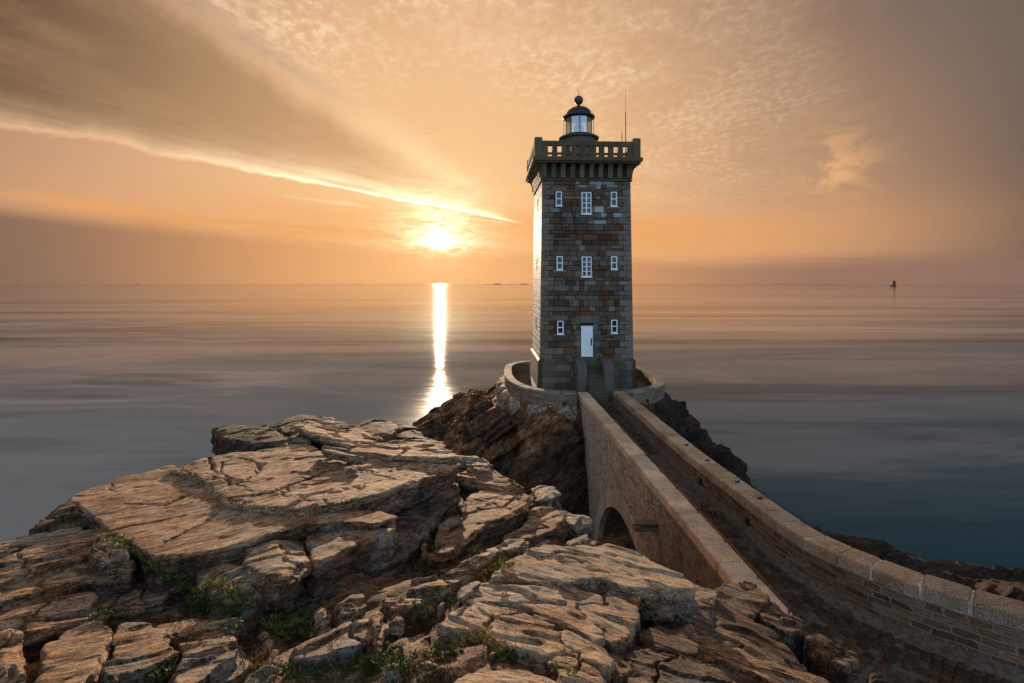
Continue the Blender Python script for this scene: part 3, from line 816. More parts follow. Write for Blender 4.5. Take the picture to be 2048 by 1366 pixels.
def door():
    x0, x1, z0, z1 = DOOR; y = -hw(3.2)
    d = MB(); n = 5
    for i in range(n):
        a = x0 + .03 + (x1 - x0 - .06) * i / n; bb = x0 + .03 + (x1 - x0 - .06) * (i + 1) / n
        d.box(a + .002, bb - .002, y + .045, y + .10, z0 + .02, z1 - .03, bev=.006)
    do = d.build('door', M['door'], LH)
    f = MB(); f.box(x0 - .03, x0 + .03, y + .03, y + .12, z0, z1, bev=.006); f.box(x1 - .03, x1 + .03, y + .03, y + .12, z0, z1, bev=.006)
    f.box(x0 - .03, x1 + .03, y + .032, y + .12, z1 - .03, z1 + .03, bev=.006); f.build('door_frame', M['door'], do)
    h = MB(); h.tube([(x1 - .08, y + .05, 3.05), (x1 - .08, y - .02, 3.05), (x1 - .08, y - .02, 3.35), (x1 - .08, y + .05, 3.35)], .016)
    h.box(x1 - .12, x1 - .04, y + .030, y + .047, 2.95, 3.48); h.build('handle', M['dark_iron'], do)
    for zz in (2.5, 3.2, 3.9):
        hh = MB(); hh.box(x0 + .34, x0 + .37, y + .03, y + .046, zz, zz + .05); hh.build('bolt', M['dark_iron'], do)
    r = MB(); r.box(x0 - .03, x1 + .03, y + .05, y + .2, z1 + .035, wz(646.0) - .005); r.build('transom', M['recess'], do)
door()


def cornice_and_parapet():
    # corbels: quarter-round brackets in a row under the cornice
    def corbel(face, x):
        mb = MB(); n = 9; prof = []
        zt, zb = 15.62, 14.66
        for i in range(n + 1):
            t = i / n * math.pi / 2
            prof.append((0.10 + 0.52 * (1 - math.cos(t)) ** .8, zb + .22 + (zt - zb - .22) * math.sin(t) ** 1.0 * (i / n) ** .2))
        prof = [(0.10, zb), (0.14, zb + .2)] + [(0.14 + .50 * (1 - math.cos(i / n * math.pi / 2)), zb + .22 + (zt - zb - .22) * (math.sin(i / n * math.pi / 2))) for i in range(n + 1)]
        w = .155; vs = []; fs = []
        y0 = -hw(14.6) + .15
        for (o, z) in prof:
            for sx in (-w, w): vs.append((x + sx, -hw(14.6) - o, z))
        m_ = len(prof)
        for sx in (-w, w): vs.append((x + sx, y0, zt))
        for sx in (-w, w): vs.append((x + sx, y0, zb))
        for i in range(m_ - 1): fs.append((2 * i, 2 * i + 1, 2 * i + 3, 2 * i + 2))
        L = [2 * i for i in range(m_)] + [2 * m_, 2 * m_ + 2]; R = [2 * i + 1 for i in range(m_)] + [2 * m_ + 1, 2 * m_ + 3]
        fs.append(tuple(L[::-1])); fs.append(tuple(R)); fs.append((2 * m_, 2 * m_ + 1, 2 * m_ + 3, 2 * m_ + 2))
        a = face * math.pi / 2
        vs = [(v[0] * math.cos(a) - v[1] * math.sin(a), v[0] * math.sin(a) + v[1] * math.cos(a), v[2]) for v in vs]
        mb.add(vs, fs, random.choice(((.15, .10, .058), (.115, .08, .048), (.175, .12, .072))))
        mb.build('corbel', M['granite_moss'], LH, cols=True)
    random.seed(5)
    for face in range(4):
        for i in range(10): corbel(face, -2.98 + i * 5.96 / 9)
    for k in range(4):    # corner brackets on the diagonal
        a = k * math.pi / 2 + math.pi / 4; mb = MB()
        r0 = hw(14.6) * math.sqrt(2)
        prof = [(-.25, 14.7), (.02, 14.7), (.05, 14.9)] + [(.05 + .72 * (1 - math.cos(i / 8 * math.pi / 2)), 14.92 + .70 * math.sin(i / 8 * math.pi / 2)) for i in range(9)] + [(-.25, 15.62)]
        vs = []
        for s in (-.2, .2):
            for (o, z) in prof:
                x = r0 + o; vs.append((x * math.cos(-a) - s * math.sin(-a), x * math.sin(-a) + s * math.cos(-a), z))
        n = len(prof); fs = [tuple(range(n)), tuple(range(2 * n - 1, n - 1, -1))] + [(i, i + n, (i + 1) % n + n, (i + 1) % n) for i in range(n)]
        mb.add(vs, fs, (.13, .088, .052)); mb.build('corbel', M['granite_moss'], LH, cols=True)
    # cornice: moulded square rings
    def sqring(mb, hs, col):
        vs = []; fs = []
        for h, z in hs: vs += [(-h, -h, z), (h, -h, z), (h, h, z), (-h, h, z)]
        for j in range(len(hs) - 1):
            for i in range(4):
                k = (i + 1) % 4; fs.append((4 * j + i, 4 * j + k, 4 * j + 4 + k, 4 * j + 4 + i))
        n = len(hs) - 1
        fs += [(3, 2, 1, 0), (4 * n, 4 * n + 1, 4 * n + 2, 4 * n + 3)]
        mb.add(vs, fs, col)
    mb = MB()
    sqring(mb, [(3.0, 15.62), (3.66, 15.62), (3.70, 15.70), (3.80, 15.76), (3.82, 15.93), (3.78, 16.0), (3.66, 16.06), (3.0, 16.06)], (.125, .082, .047))
    mb.build('cornice', M['granite_moss'], LH, cols=True)
    mb = MB(); sqring(mb, [(3.05, 14.45), (3.22, 14.47), (3.22, 14.60), (3.12, 14.62)], (.09, .06, .036)); mb.build('string_course', M['granite_moss'], LH, cols=True)
    # parapet: four sides of pierced granite
    rng = random.Random(8)
    for face in range(4):
        a = face * math.pi / 2; mb = MB(); R = Matrix.Rotation(a, 4, 'Z')
        def bx(x0, x1, z0, z1, y0=-3.64, y1=-3.36):
            q = MB(); q.box(x0, x1, y0, y1, z0, z1, bev=.012)
            c = vary(rng, (.125, .082, .047), .8, 1.15)
            mb.add([R @ Vector(v) for v in q.v], q.f, c)
        L = 3.14; n = 9; pitch = .652; w = .30
        cs = [(i - 4) * pitch for i in range(n)]
        edges = [-L] + [(cs[i] + cs[i + 1]) / 2 for i in range(n - 1)] + [L]
        for i in range(n):
            g = .004
            bx(edges[i] + g, edges[i + 1] - g, 16.80, 17.12, -3.66, -3.34)          # rail stone
            bx(edges[i] + g, cs[i] - w / 2, 16.06, 16.795); bx(cs[i] + w / 2, edges[i + 1] - g, 16.06, 16.795)   # piers
            bx(cs[i] - w / 2 + .003, cs[i] + w / 2 - .003, 16.20, 16.34, -3.60, -3.40)    # cross piece
        mb.build('parapet', M['granite_moss'], LH, cols=True)
        p = MB(); q = MB(); q.box(-3.68, -3.145, -3.68, -3.145, 16.06, 17.30, bev=.02); q.box(-3.66, -3.165, -3.66, -3.165, 17.302, 17.36, bev=.02)
        p.add([R @ Vector(v) for v in q.v], q.f, (.135, .09, .052)); p.build('corner_pillar', M['granite_moss'], LH, cols=True)
cornice_and_parapet()


def lantern():
    g = MB(); g.lathe([(1.32, 16.05), (1.32, 18.12), (1.38, 18.16), (1.50, 18.20), (1.52, 18.30), (1.42, 18.36), (1.15, 18.44), (1.05, 18.47), (0.9, 18.47)], 48, col=(.12, .105, .085))
    base = g.build('lantern_base', M['granite_moss'], LH, cols=True, smooth=False)
    n = 10; r = 1.0; z0, z1 = 18.47, 19.80
    pts = [(r * math.cos(2 * math.pi * (i + .3) / n), r * math.sin(2 * math.pi * (i + .3) / n)) for i in range(n)]
    for i in range(n):
        a = Vector((*pts[i], 0)); b_ = Vector((*pts[(i + 1) % n], 0)); d = (b_ - a).normalized() * .03
        nn = Vector(((a + b_).x, (a + b_).y, 0)).normalized() * .006
        vs = [(*(a + d + s * nn).xy, z) for s in (-1, 1) for z in (z0 + .05, z1 - .04)] + [(*(b_ - d + s * nn).xy, z) for s in (-1, 1) for z in (z0 + .05, z1 - .04)]
        mesh_obj('glass_pane', vs, [(0, 1, 3, 2), (4, 6, 7, 5), (0, 4, 5, 1), (2, 3, 7, 6), (0, 2, 6, 4), (1, 5, 7, 3)], M['glass'], LH)
        m_ = MB(); m_.tube([(pts[i][0], pts[i][1], z0), (pts[i][0], pts[i][1], z1)], .024, 8); m_.build('mullion', M['dark_iron'], LH)
    for i in range(4):
        a = 2 * math.pi * (i + .5) / 4 + .75
        m_ = MB(); m_.tube([(1.13 * math.cos(a), 1.13 * math.sin(a), z0 - .1), (1.13 * math.cos(a), 1.13 * math.sin(a), z1 + .02)], .018, 6); m_.build('post', M['dark_iron'], LH)
    s = MB(); s.lathe([(1.04, z0), (1.06, z0 + .05), (.96, z0 + .05), (.94, z0)], 40); s.build('sill_ring', M['dark_iron'], LH)
    d = MB()
    prof = [(.98, 19.78), (1.19, 19.80), (1.23, 19.86), (1.20, 19.93), (1.05, 19.96)]
    prof += [(.98 * math.cos(t * math.pi / 2 / 12) ** .9, 19.97 + .72 * math.sin(t * math.pi / 2 / 12)) for t in range(0, 12)]
    prof += [(.20, 20.68), (.18, 20.74), (.12, 20.80), (.12, 20.86), (.10, 20.90)]
    d.lathe(prof, 48); dome = d.build('dome', M['dome'], LH, smooth=True)
    b_ = MB(); b_.lathe([(max(.02, .34 * math.sin(math.pi * i / 16)), 21.20 - .34 * math.cos(math.pi * i / 16)) for i in range(17)], 28)
    ball = b_.build('ball_finial', M['rusty_dark'], LH, smooth=True)
    rr = MB(); rr.tube([(0, 0, 21.5), (0, 0, 22.3)], [.014, .006], 6); rr.tube([(.02, 0, 21.55), (.10, 0, 21.75), (.16, -.02, 21.62)], .012, 6); rr.build('lightning_rod', M['dark_iron'], LH)
    w = MB(); w.tube([(.18, -.08, 21.1), (.30, -.10, 20.75), (.62, -.3, 20.55), (1.0, -.55, 20.05), (1.05, -.6, 19.7)], .014, 6); w.build('conductor_wire', M['dark_iron'], LH)
    # the optic: ringed lens on a pedestal
    l = MB()
    prof = [(.10, 18.50), (.30, 18.55)]
    for i in range(14):
        z = 18.60 + i * .055; t = (z - 18.97) / .40
        r_ = .41 * math.sqrt(max(.12, 1 - t * t)); prof += [(r_ * .93, z), (r_, z + .03)]
    prof += [(.12, 19.42)]
    l.lathe(prof, 28); l.build('optic_lens', M['lens'], LH, smooth=False)
    q = MB(); q.lathe([(.05, 19.3), (.05, 19.42), (.13, 19.46), (.14, 19.58), (.05, 19.64)], 16); q.build('lamp_housing', M['copper'], LH, smooth=True)
    q = MB(); q.tube([(.05, 0, 19.62), (.35, .05, 19.70), (.6, .1, 19.62), (.78, .1, 19.74)], .02); q.build('cable_arm', M['dark_iron'], LH)
    pd = MB(); pd.lathe([(.34, 18.40), (.30, 18.50)], 20); pd.build('pedestal', M['dark_iron'], LH)
    # low stair housing on the roof, behind the parapet
    hs = MB(); hs.box(-1.5, 1.5, .2, 2.4, 16.06, 16.75, col=(.12, .105, .085), bev=.02); hs.build('roof_hatch', M['granite_moss'], LH, cols=True)
    for (x, y, z1_, z2_, r_) in ((3.28, -1.2, 19.98, 21.85, .022), (3.06, -1.0, 18.4, 18.95, .022), (2.66, -.8, 17.9, 18.4, .012)):
        t = MB(); t.tube([(x, y, 16.06), (x, y, z1_)], r_ * 1.3, 8); t.tube([(x, y, z1_ - .03), (x, y, z2_)], [r_ * .5, r_ * .3], 6); t.build('antenna', M['dark_iron'], LH)
M['rusty_dark'] = plain('dark_bronze', (0.075, 0.055, 0.045), 0.45, 0.3)
M['copper'] = plain('copper_fitting', (0.42, 0.20, 0.10), 0.4, 0.5)
lantern()


def steps():
    # stair walls
    for sx, xa, xb in ((-1, -.98, -.30), (1, .80, 1.52)):
        prof = [(-3.3, 2.22), (-3.9, 2.20), (-4.35, 2.10), (-4.75, 1.90), (-5.05, 1.66), (-5.12, 1.55), (-5.12, -.9), (-3.3, -.9)]
        mb = MB(); n = len(prof)
        bm = bmesh.new()
        A_ = [bm.verts.new((xa, y, z)) for y, z in prof]; B_ = [bm.verts.new((xb, y, z)) for y, z in prof]
        bm.faces.new(A_); bm.faces.new(B_[::-1])
        for i in range(n): bm.faces.new((A_[i], B_[i], B_[(i + 1) % n], A_[(i + 1) % n]))
        bmesh.ops.recalc_face_normals(bm, faces=bm.faces[:])
        bmesh.ops.bevel(bm, geom=[e for e in bm.edges if max(abs(e.verts[0].co.x - e.verts[1].co.x), 0) < .01], offset=.05, segments=2, affect='EDGES')
        mb.add_bm(bm, (.125, .10, .08))
        # joints: thin raised course bands give the block pattern
        w_ = mb.build('stair_wall', M['granite'], LH, cols=True)
        jb = MB()
        for z in (-.3, .15, .62, 1.08):
            jb.box(xa - .004, xb + .004, -5.124, -3.5, z, z + .018)
        jb.build('joint', M['mortar'], w_)
    mb = MB(); n = 11; y = -3.35; z = 2.14; rise = 2.48 / n; tread = .26
    rng = random.Random(2)
    for i in range(n + 1):
        y1 = y - (0.35 if i == 0 else tread)
        mb.box(-.298, .798, y1, y - .002, -.9, z - .002 * (i % 2), col=vary(rng, (.075, .070, .045), .8, 1.2), bev=.02)
        y = y1; z -= rise
    mb.build('stair', M['granite'], LH, cols=True)
steps()


# ------------------------------------------------------------------ terrace round the tower
def catmull(pts, n=8, closed=False):
    out = []; N = len(pts); P_ = [np.array(p, float) for p in pts]
    for i in range(N if closed else N - 1):
        p0 = P_[(i - 1) % N] if closed or i > 0 else P_[0] * 2 - P_[1]
        p1, p2 = P_[i], P_[(i + 1) % N]
        p3 = P_[(i + 2) % N] if closed or i + 2 < N else P_[-1] * 2 - P_[-2]
        for k in range(n):
            t = k / n
            out.append(.5 * ((2 * p1) + (-p0 + p2) * t + (2 * p0 - 5 * p1 + 4 * p2 - p3) * t * t + (-p0 + 3 * p1 - 3 * p2 + p3) * t ** 3))
    if not closed: out.append(P_[-1])
    return np.array(out)


def resample(pl, step):
    seg = np.linalg.norm(np.diff(pl, axis=0), axis=1); s = np.concatenate([[0], np.cumsum(seg)])
    n = max(2, int(round(s[-1] / step)) + 1); t = np.linspace(0, s[-1], n)
    return np.stack([np.interp(t, s, pl[:, k]) for k in range(2)], 1), t


def normals2(pl):
    d = np.gradient(pl, axis=0); d /= np.linalg.norm(d, axis=1)[:, None] + 1e-9
    return np.stack([-d[:, 1], d[:, 0]], 1)     # left of travel


def wall_strip(name, pl, off0, off1, z0, z1, mat, parent, seed=0, rough=.02, holes=()):
    """wall following polyline pl between lateral offsets off0..off1 (left of travel), uv = length x height, faces slightly uneven"""
    q, s = resample(pl, .25); nn = normals2(q); nz = max(3, int(round((z1 - z0) / .25)) + 1)
    rng = np.random.RandomState(seed)
    vs = []; uv = []; fs = []
    zs = np.linspace(z0, z1, nz); n = len(q)
    for side, off in ((0, off0), (1, off1)):
        for j in range(nz):
            jit = rng.uniform(-rough, rough, n) * (0 < j < nz - 1)
            for i in range(n):
                p = q[i] + nn[i] * (off + jit[i]); vs.append((p[0], p[1], zs[j])); uv.append((s[i] + side * 31.7, zs[j]))
    B = n * nz
    for j in range(nz - 1):
        for i in range(n - 1):
            a = j * n + i
            fs.append((a, a + n, a + n + 1, a + 1)); fs.append((B + a, B + a + 1, B + a + n + 1, B + a + n))
    for i in range(n - 1):
        a = (nz - 1) * n + i; fs.append((a, B + a, B + a + 1, a + 1))
    for i in (0, n - 1):
        for j in range(nz - 1):
            a = j * n + i; fs.append((a, a + n, B + a + n, B + a))
    return mesh_obj(name, vs, fs, mat, parent, world_coords=parent is not None, uvs=uv)


def coping_run(pl, off0, off1, z0, z1, length, mat, parent, cols, seed, gap=.014, jitter=.009, bev=.025, name='coping_stone', mid=None):
    q, s = resample(pl, .05); nn = normals2(q); rng = random.Random(seed)
    t = 0.0
    while t < s[-1] - .2:
        L = length * rng.uniform(.82, 1.2); t1 = min(s[-1], t + L)
        if s[-1] - t1 < .3: t1 = s[-1]
        ia, ib_ = np.searchsorted(s, t + gap / 2), min(len(s) - 1, np.searchsorted(s, t1 - gap / 2))
        idx = sorted(set([ia, (2 * ia + ib_) // 3, (ia + 2 * ib_) // 3, ib_]))
        dz_ = rng.uniform(-jitter, jitter); do = rng.uniform(-jitter, jitter)
        c = vary(rng, rng.choice(cols), .82, 1.15)
        bm = bmesh.new(); rows = []
        for i in idx:
            a = q[i] + nn[i] * (off0 + do); b_ = q[i] + nn[i] * (off1 + do)
            rows.append([bm.verts.new((a[0], a[1], z0)), bm.verts.new((b_[0], b_[1], z0)), bm.verts.new((b_[0], b_[1], z1 + dz_)), bm.verts.new((a[0], a[1], z1 + dz_ + rng.uniform(-.005, .005)))])
        for r0, r1 in zip(rows, rows[1:]):
            for k in range(4): bm.faces.new((r0[k], r0[(k + 1) % 4], r1[(k + 1) % 4], r1[k]))
        bm.faces.new(rows[0][::-1]); bm.faces.new(rows[-1])
        bmesh.ops.recalc_face_normals(bm, faces=bm.faces[:])
        ed = [e for e in bm.edges if len(e.link_faces) == 2 and e.calc_face_angle(0) > .6]
        bmesh.ops.bevel(bm, geom=ed, offset=bev, segments=2, affect='EDGES')
        mb = MB(); mb.add_bm(bm, c)
        if parent is not None: mb.v = [tuple(Vector(v) - Vector(parent.location)) for v in mb.v]
        mb.build(name, mat, parent, cols=True)
        t = t1


TZ = CAMZ - 6.9     # terrace wall top
TERR = catmull([(4.1, 33.2), (2.6, 33.5), (1.2, 34.5), (.1, 36.4), (-.45, 39), (-.6, 42), (-.45, 44.6), (.4, 46.4), (2.2, 47.3), (5.0, 47.5), (8.0, 47.0), (9.9, 45.5), (10.7, 43), (10.95, 40), (10.85, 37.6), (10.35, 36.0), (9.2, 34.6), (7.7, 33.5)], 8)
TW = empty('terrace_wall', (5.0, 40.0, CAMZ - 8.0))
tag(TW, 'low curved rubble wall with granite coping ringing the foot of the lighthouse', 'wall')
wall_strip('wall', TERR, 0.0, -.55, CAMZ - 8.6, TZ - .16, M['rubble_terrace'], TW, 5)
coping_run(TERR, .03, -.58, TZ - .16, TZ, 1.1, M['coping'], TW, [(.24, .21, .175), (.30, .255, .205), (.20, .18, .155)], 3)
for i in (int(len(TERR) * .035), int(len(TERR) * .115), int(len(TERR) * .95)):     # drain openings
    p = TERR[i]; n_ = normals2(TERR)[i]; d_ = np.array([n_[1], -n_[0]])
    vs = []
    for o in (.004, -.3):
        for a, z in ((-.13, CAMZ - 7.78), (.13, CAMZ - 7.78), (.13, CAMZ - 7.50), (-.13, CAMZ - 7.50)):
            q = p + n_ * (o - (.0 if i > 5 else 0)) + d_ * a; vs.append((q[0], q[1], z))
    # outer side is to the right of travel for this loop's outside face
    mesh_obj('drain_hole', vs, [(0, 1, 2, 3), (0, 4, 5, 1), (1, 5, 6, 2), (2, 6, 7, 3), (3, 7, 4, 0)], M['recess'], TW, world_coords=True)
cen = TERR.mean(axis=0)
vs = [(cen[0], cen[1], CAMZ - 7.68)] + [(p[0], p[1], CAMZ - 7.7) for p in TERR]
fl = mesh_obj('terrace', vs, [(0, i, i + 1) for i in range(1, len(TERR))], M['concrete'])
tag(fl, 'pale mortared floor of the terrace round the lighthouse', 'terrace', kind='structure')
# white mortared footing outside the wall, left and front
q, s = resample(TERR[:60], .3); nn = normals2(q)
rng = np.random.RandomState(7); vs = []; fs = []
prof = [(-.1, -7.72), (.35, -7.80), (.62, -7.92), (.80, -8.2), (.85, -8.7), (.6, -9.3)]
n = len(q)
for j, (o, z) in enumerate(prof):
    for i in range(n):
        jj = rng.uniform(-.10, .10) * (j > 0); p = q[i] + nn[i] * (-(o) * (.6 + .4 * math.sin(i * .9) * .5) - (jj if j else 0)) * -1
        vs.append((p[0], p[1], CAMZ + z + (rng.uniform(-.06, .06) if j > 0 else 0)))
for j in range(len(prof) - 1):
    for i in range(n - 1): a = j * n + i; fs.append((a, a + 1, a + n + 1, a + n))
mesh_obj('footing', vs, fs, M['footing'], TW, smooth=True, world_coords=True)


# ------------------------------------------------------------------ bridge
X0, KX = 5.88, -0.0466
def BW(qx, s, z): return (X0 + qx + KX * s, s, CAMZ + z)
BR = empty('stone_bridge', (X0 + 1.5 + KX * 23, 23.0, CAMZ - 8.0))
tag(BR, 'narrow stone footbridge with an arch and coped parapets leading to the lighthouse', 'bridge')
ARC_S, ARC_Z, ARC_R = 22.7, -16.0, 5.9
S_NEAR, S_FAR = 11.2, 34.3


def bridge_body():
    zb = -17.0; zt = -8.05; W0, W1 = 0.0, 3.10
    a0 = math.acos(max(-1, min(1, 0)))
    arch = [(ARC_S + ARC_R * math.cos(t), ARC_Z + ARC_R * math.sin(t)) for t in np.linspace(math.pi, 0, 33)]
    poly = [(S_NEAR, zb)] + [(arch[0][0], zb)] + arch + [(arch[-1][0], zb), (S_FAR, zb), (S_FAR, -7.37)]
    # outer (left) face up to the coping, subdivided into columns
    from mathutils.geometry import tessellate_polygon
    def face_cols(qx, ztop, flip, s0=None):
        s0 = S_NEAR if s0 is None else s0
        ss = sorted(set(list(np.arange(s0, S_FAR, .35)) + [S_FAR] + [a[0] for a in arch]))
        vs = []; uv = []; fs = []
        nz = 14
        for s_ in ss:
            lo = zb
            if abs(s_ - ARC_S) <= ARC_R + 1e-6: lo = ARC_Z + math.sqrt(max(0, ARC_R ** 2 - (s_ - ARC_S) ** 2))
            for j in range(nz + 1):
                z = lo + (ztop - lo) * j / nz; vs.append(BW(qx, s_, z)); uv.append((s_, z))
        m_ = nz + 1
        for i in range(len(ss) - 1):
            for j in range(nz):
                a = i * m_ + j; f = (a, a + m_, a + m_ + 1, a + 1); fs.append(f if not flip else f[::-1])
        return vs, fs, uv
    vs, fs, uv = face_cols(0.0, -7.37, True)
    v2, f2, u2 = face_cols(W1, -8.3, False, 16.2); b0 = len(vs)
    vs += v2; fs += [tuple(i + b0 for i in f) for f in f2]; uv += u2
    # deck underside/top slab and near end cap
    b0 = len(vs); vs += [BW(.62, 12.0, -8.42), BW(2.40, 12.0, -8.42), BW(2.40, S_FAR, -7.68), BW(.62, S_FAR, -7.68)]; uv += [(0, 0), (3, 0), (3, 24), (0, 24)]
    fs.append((b0, b0 + 1, b0 + 2, b0 + 3))
    b0 = len(vs); vs += [BW(0, S_NEAR, zb), BW(.62, S_NEAR, zb), BW(.62, S_NEAR, -7.37), BW(0, S_NEAR, -7.37)]; uv += [(0, zb), (.6, zb), (.6, -7), (0, -7)]
    fs.append((b0, b0 + 1, b0 + 2, b0 + 3))
    # inner face of the left parapet
    b0 = len(vs); vs += [BW(.62, S_NEAR, -8.2), BW(.62, S_FAR, -8.2), BW(.62, S_FAR, -7.37), BW(.62, S_NEAR, -7.37)]; uv += [(9, -8), (33, -8), (33, -7.3), (9, -7.3)]
    fs.append((b0, b0 + 1, b0 + 2, b0 + 3))
    mesh_obj('bridge_wall', vs, fs, M['rubble_out'], BR, world_coords=True, uvs=uv)
    # barrel of the arch in dressed stones
    vs = []; fs = []; uv = []
    for i, (s_, z) in enumerate(arch):
        for qx in (0.03, W1 - .03): vs.append(BW(qx, s_, z)); uv.append((qx * 1.0, i * .56))
    for i in range(len(arch) - 1): fs.append((2 * i, 2 * i + 2, 2 * i + 3, 2 * i + 1))
    mesh_obj('arch_vault', vs, fs, M['rubble_in'], BR, world_coords=True, uvs=uv)
    mb = MB(); rng = random.Random(6); N = 31
    for i in range(N):
        t0, t1 = math.pi * i / N, math.pi * (i + 1) / N; g = .0045
        ro = ARC_R + .72 + rng.uniform(-.05, .05); c = vary(rng, (.60, .47, .35), .72, 1.15)
        vs = []
        for qx in (-.035, .25):
            for (r, t) in ((ARC_R - .03, t0 + g), (ARC_R - .03, t1 - g), (ro, t1 - g), (ro, t0 + g)):
                vs.append(Vector(BW(qx, ARC_S + r * math.cos(t), ARC_Z + r * math.sin(t))) - BR.location)
        mb.add(vs, [(0, 1, 2, 3), (4, 7, 6, 5), (0, 4, 5, 1), (1, 5, 6, 2), (2, 6, 7, 3), (3, 7, 4, 0)], c)
    mb.build('arch_ring', M['coping'], BR, cols=True)
bridge_body()
LINE_L = np.array([[X0 + KX * s_, s_] for s_ in np.linspace(S_FAR, 11.25, 60)])      # travelling toward the camera: left of travel = +x
coping_run(LINE_L, -.05, .67, CAMZ - 7.37, CAMZ - 7.07, .95, M['coping'], BR, [(.66, .455, .305), (.74, .51, .34), (.60, .43, .30), (.70, .46, .285)], 11)
INNER = [(X0 + 2.38 + KX * s_, s_) for s_ in (34.6, 31, 28)] + [(7.10, 25), (7.26, 22), (7.45, 20), (7.60, 18.4), (7.72, 17.2), (7.87, 15.8), (8.12, 14.6), (8.42, 13.9), (8.72, 13.4), (9.05, 12.95), (9.42, 12.45), (9.9, 12.0), (10.35, 11.55), (10.95, 11.1), (12.2, 10.3), (14.2, 9.3), (16.5, 8.3)]
INNER = catmull(INNER, 6)
pw = wall_strip('parapet_wall', INNER, .0, .66, CAMZ - 8.9, CAMZ - 7.39, M['rubble_in'], BR, 9, .03)
near_i = int(np.argmin(np.abs(INNER[:, 1] - 16.6)))
wall_strip('retaining_wall', INNER[near_i:], .02, .64, CAMZ - 15.5, CAMZ - 8.895, M['rubble_in'], BR, 10, .02)
coping_run(INNER, -.03, .74, CAMZ - 7.39, CAMZ - 7.07, .85, M['coping_dark'], BR, [(.42, .28, .175), (.47, .325, .21), (.37, .26, .175), (.45, .29, .17)], 21, gap=.034, bev=.03)
# mortar bedding that shows pale in the joints
q, s = resample(INNER, .3); 
jb = wall_strip('mortar_bed', INNER, .0, .70, CAMZ - 7.40, CAMZ - 7.10, M['joint_pale'], BR, 2, 0.0)
# hand rail along the left coping
for seg in ((26.8, 25.0, 23.3, 21.6), (19.8, 18.0, 16.2, 14.35, 12.6, 11.3)):
    r = MB(); r.tube([Vector(BW(.60, s_, -6.95)) - BR.location for s_ in seg], .024, 8); rail = r.build('handrail', M['rust'], BR, smooth=True)
    for s_ in seg:
        p = MB(); p.tube([Vector(BW(.60, s_, -7.12)) - BR.location, Vector(BW(.60, s_, -6.92)) - BR.location], .022, 8)
        p.build('post', M['rust'], rail)
sp = MB()
for z0, z1, h0, h1 in ((-8.52, -8.44, -.16, .16), (-8.44, -8.36, -.16, -.09), (-8.44, -8.36, .09, .16), (-8.30, -8.24, -.17, .17)):
    vs = [Vector(BW(qx, 18.2 + h, z)) - BR.location for qx in (-.82 if z0 < -8.32 else -.70, .1) for h in (h0, h1) for z in (z0, z1)]
    sp.add(vs, [(0, 1, 3, 2), (4, 6, 7, 5), (0, 4, 5, 1), (2, 3, 7, 6), (0, 2, 6, 4), (1, 5, 7, 3)], (.17, .11, .08))
sp.build('water_spout', M['coping_dark'], BR, cols=True)
for s_, dxx in ((22.9, .4), (21.0, .42), (18.75, .42), (17.3, .40)):
    i = int(np.argmin(np.abs(INNER[:, 1] - s_))); p = INNER[i] + normals2(INNER)[i] * dxx
    rg = MB(); n = 14
    rg.tube([Vector((p[0] + .075 * math.cos(t), p[1] + .06 * math.sin(t), CAMZ - 7.035)) - BR.location for t in np.linspace(0, 2 * math.pi, n)], .016, 6)
    rg.tube([Vector((p[0] + .07, p[1], CAMZ - 7.09)) - BR.location, Vector((p[0] + .07, p[1], CAMZ - 6.99)) - BR.location], .02, 6)
    rg.build('mooring_ring', M['dark_iron'], BR)
for s_ in (20.7, 17.2, 27.5):     # scupper holes at the foot of the right parapet
    i = int(np.argmin(np.abs(INNER[:, 1] - s_))); p = INNER[i]; 
    h = MB(); h.box(p[0] - .05, p[0] + .10, p[1] - .09, p[1] + .09, CAMZ - 7.88, CAMZ - 7.66); h.v = [tuple(Vector(v) - BR.location) for v in h.v]
    h.build('scupper', M['recess'], BR)


def deckz(s_): return CAMZ + (-8.05 + (-7.62 + 8.05) * max(0.0, min(1.0, (s_ - 20.0) / 14.0))) - .30 * max(0.0, min(1.0, (17.0 - s_) / 4.0))
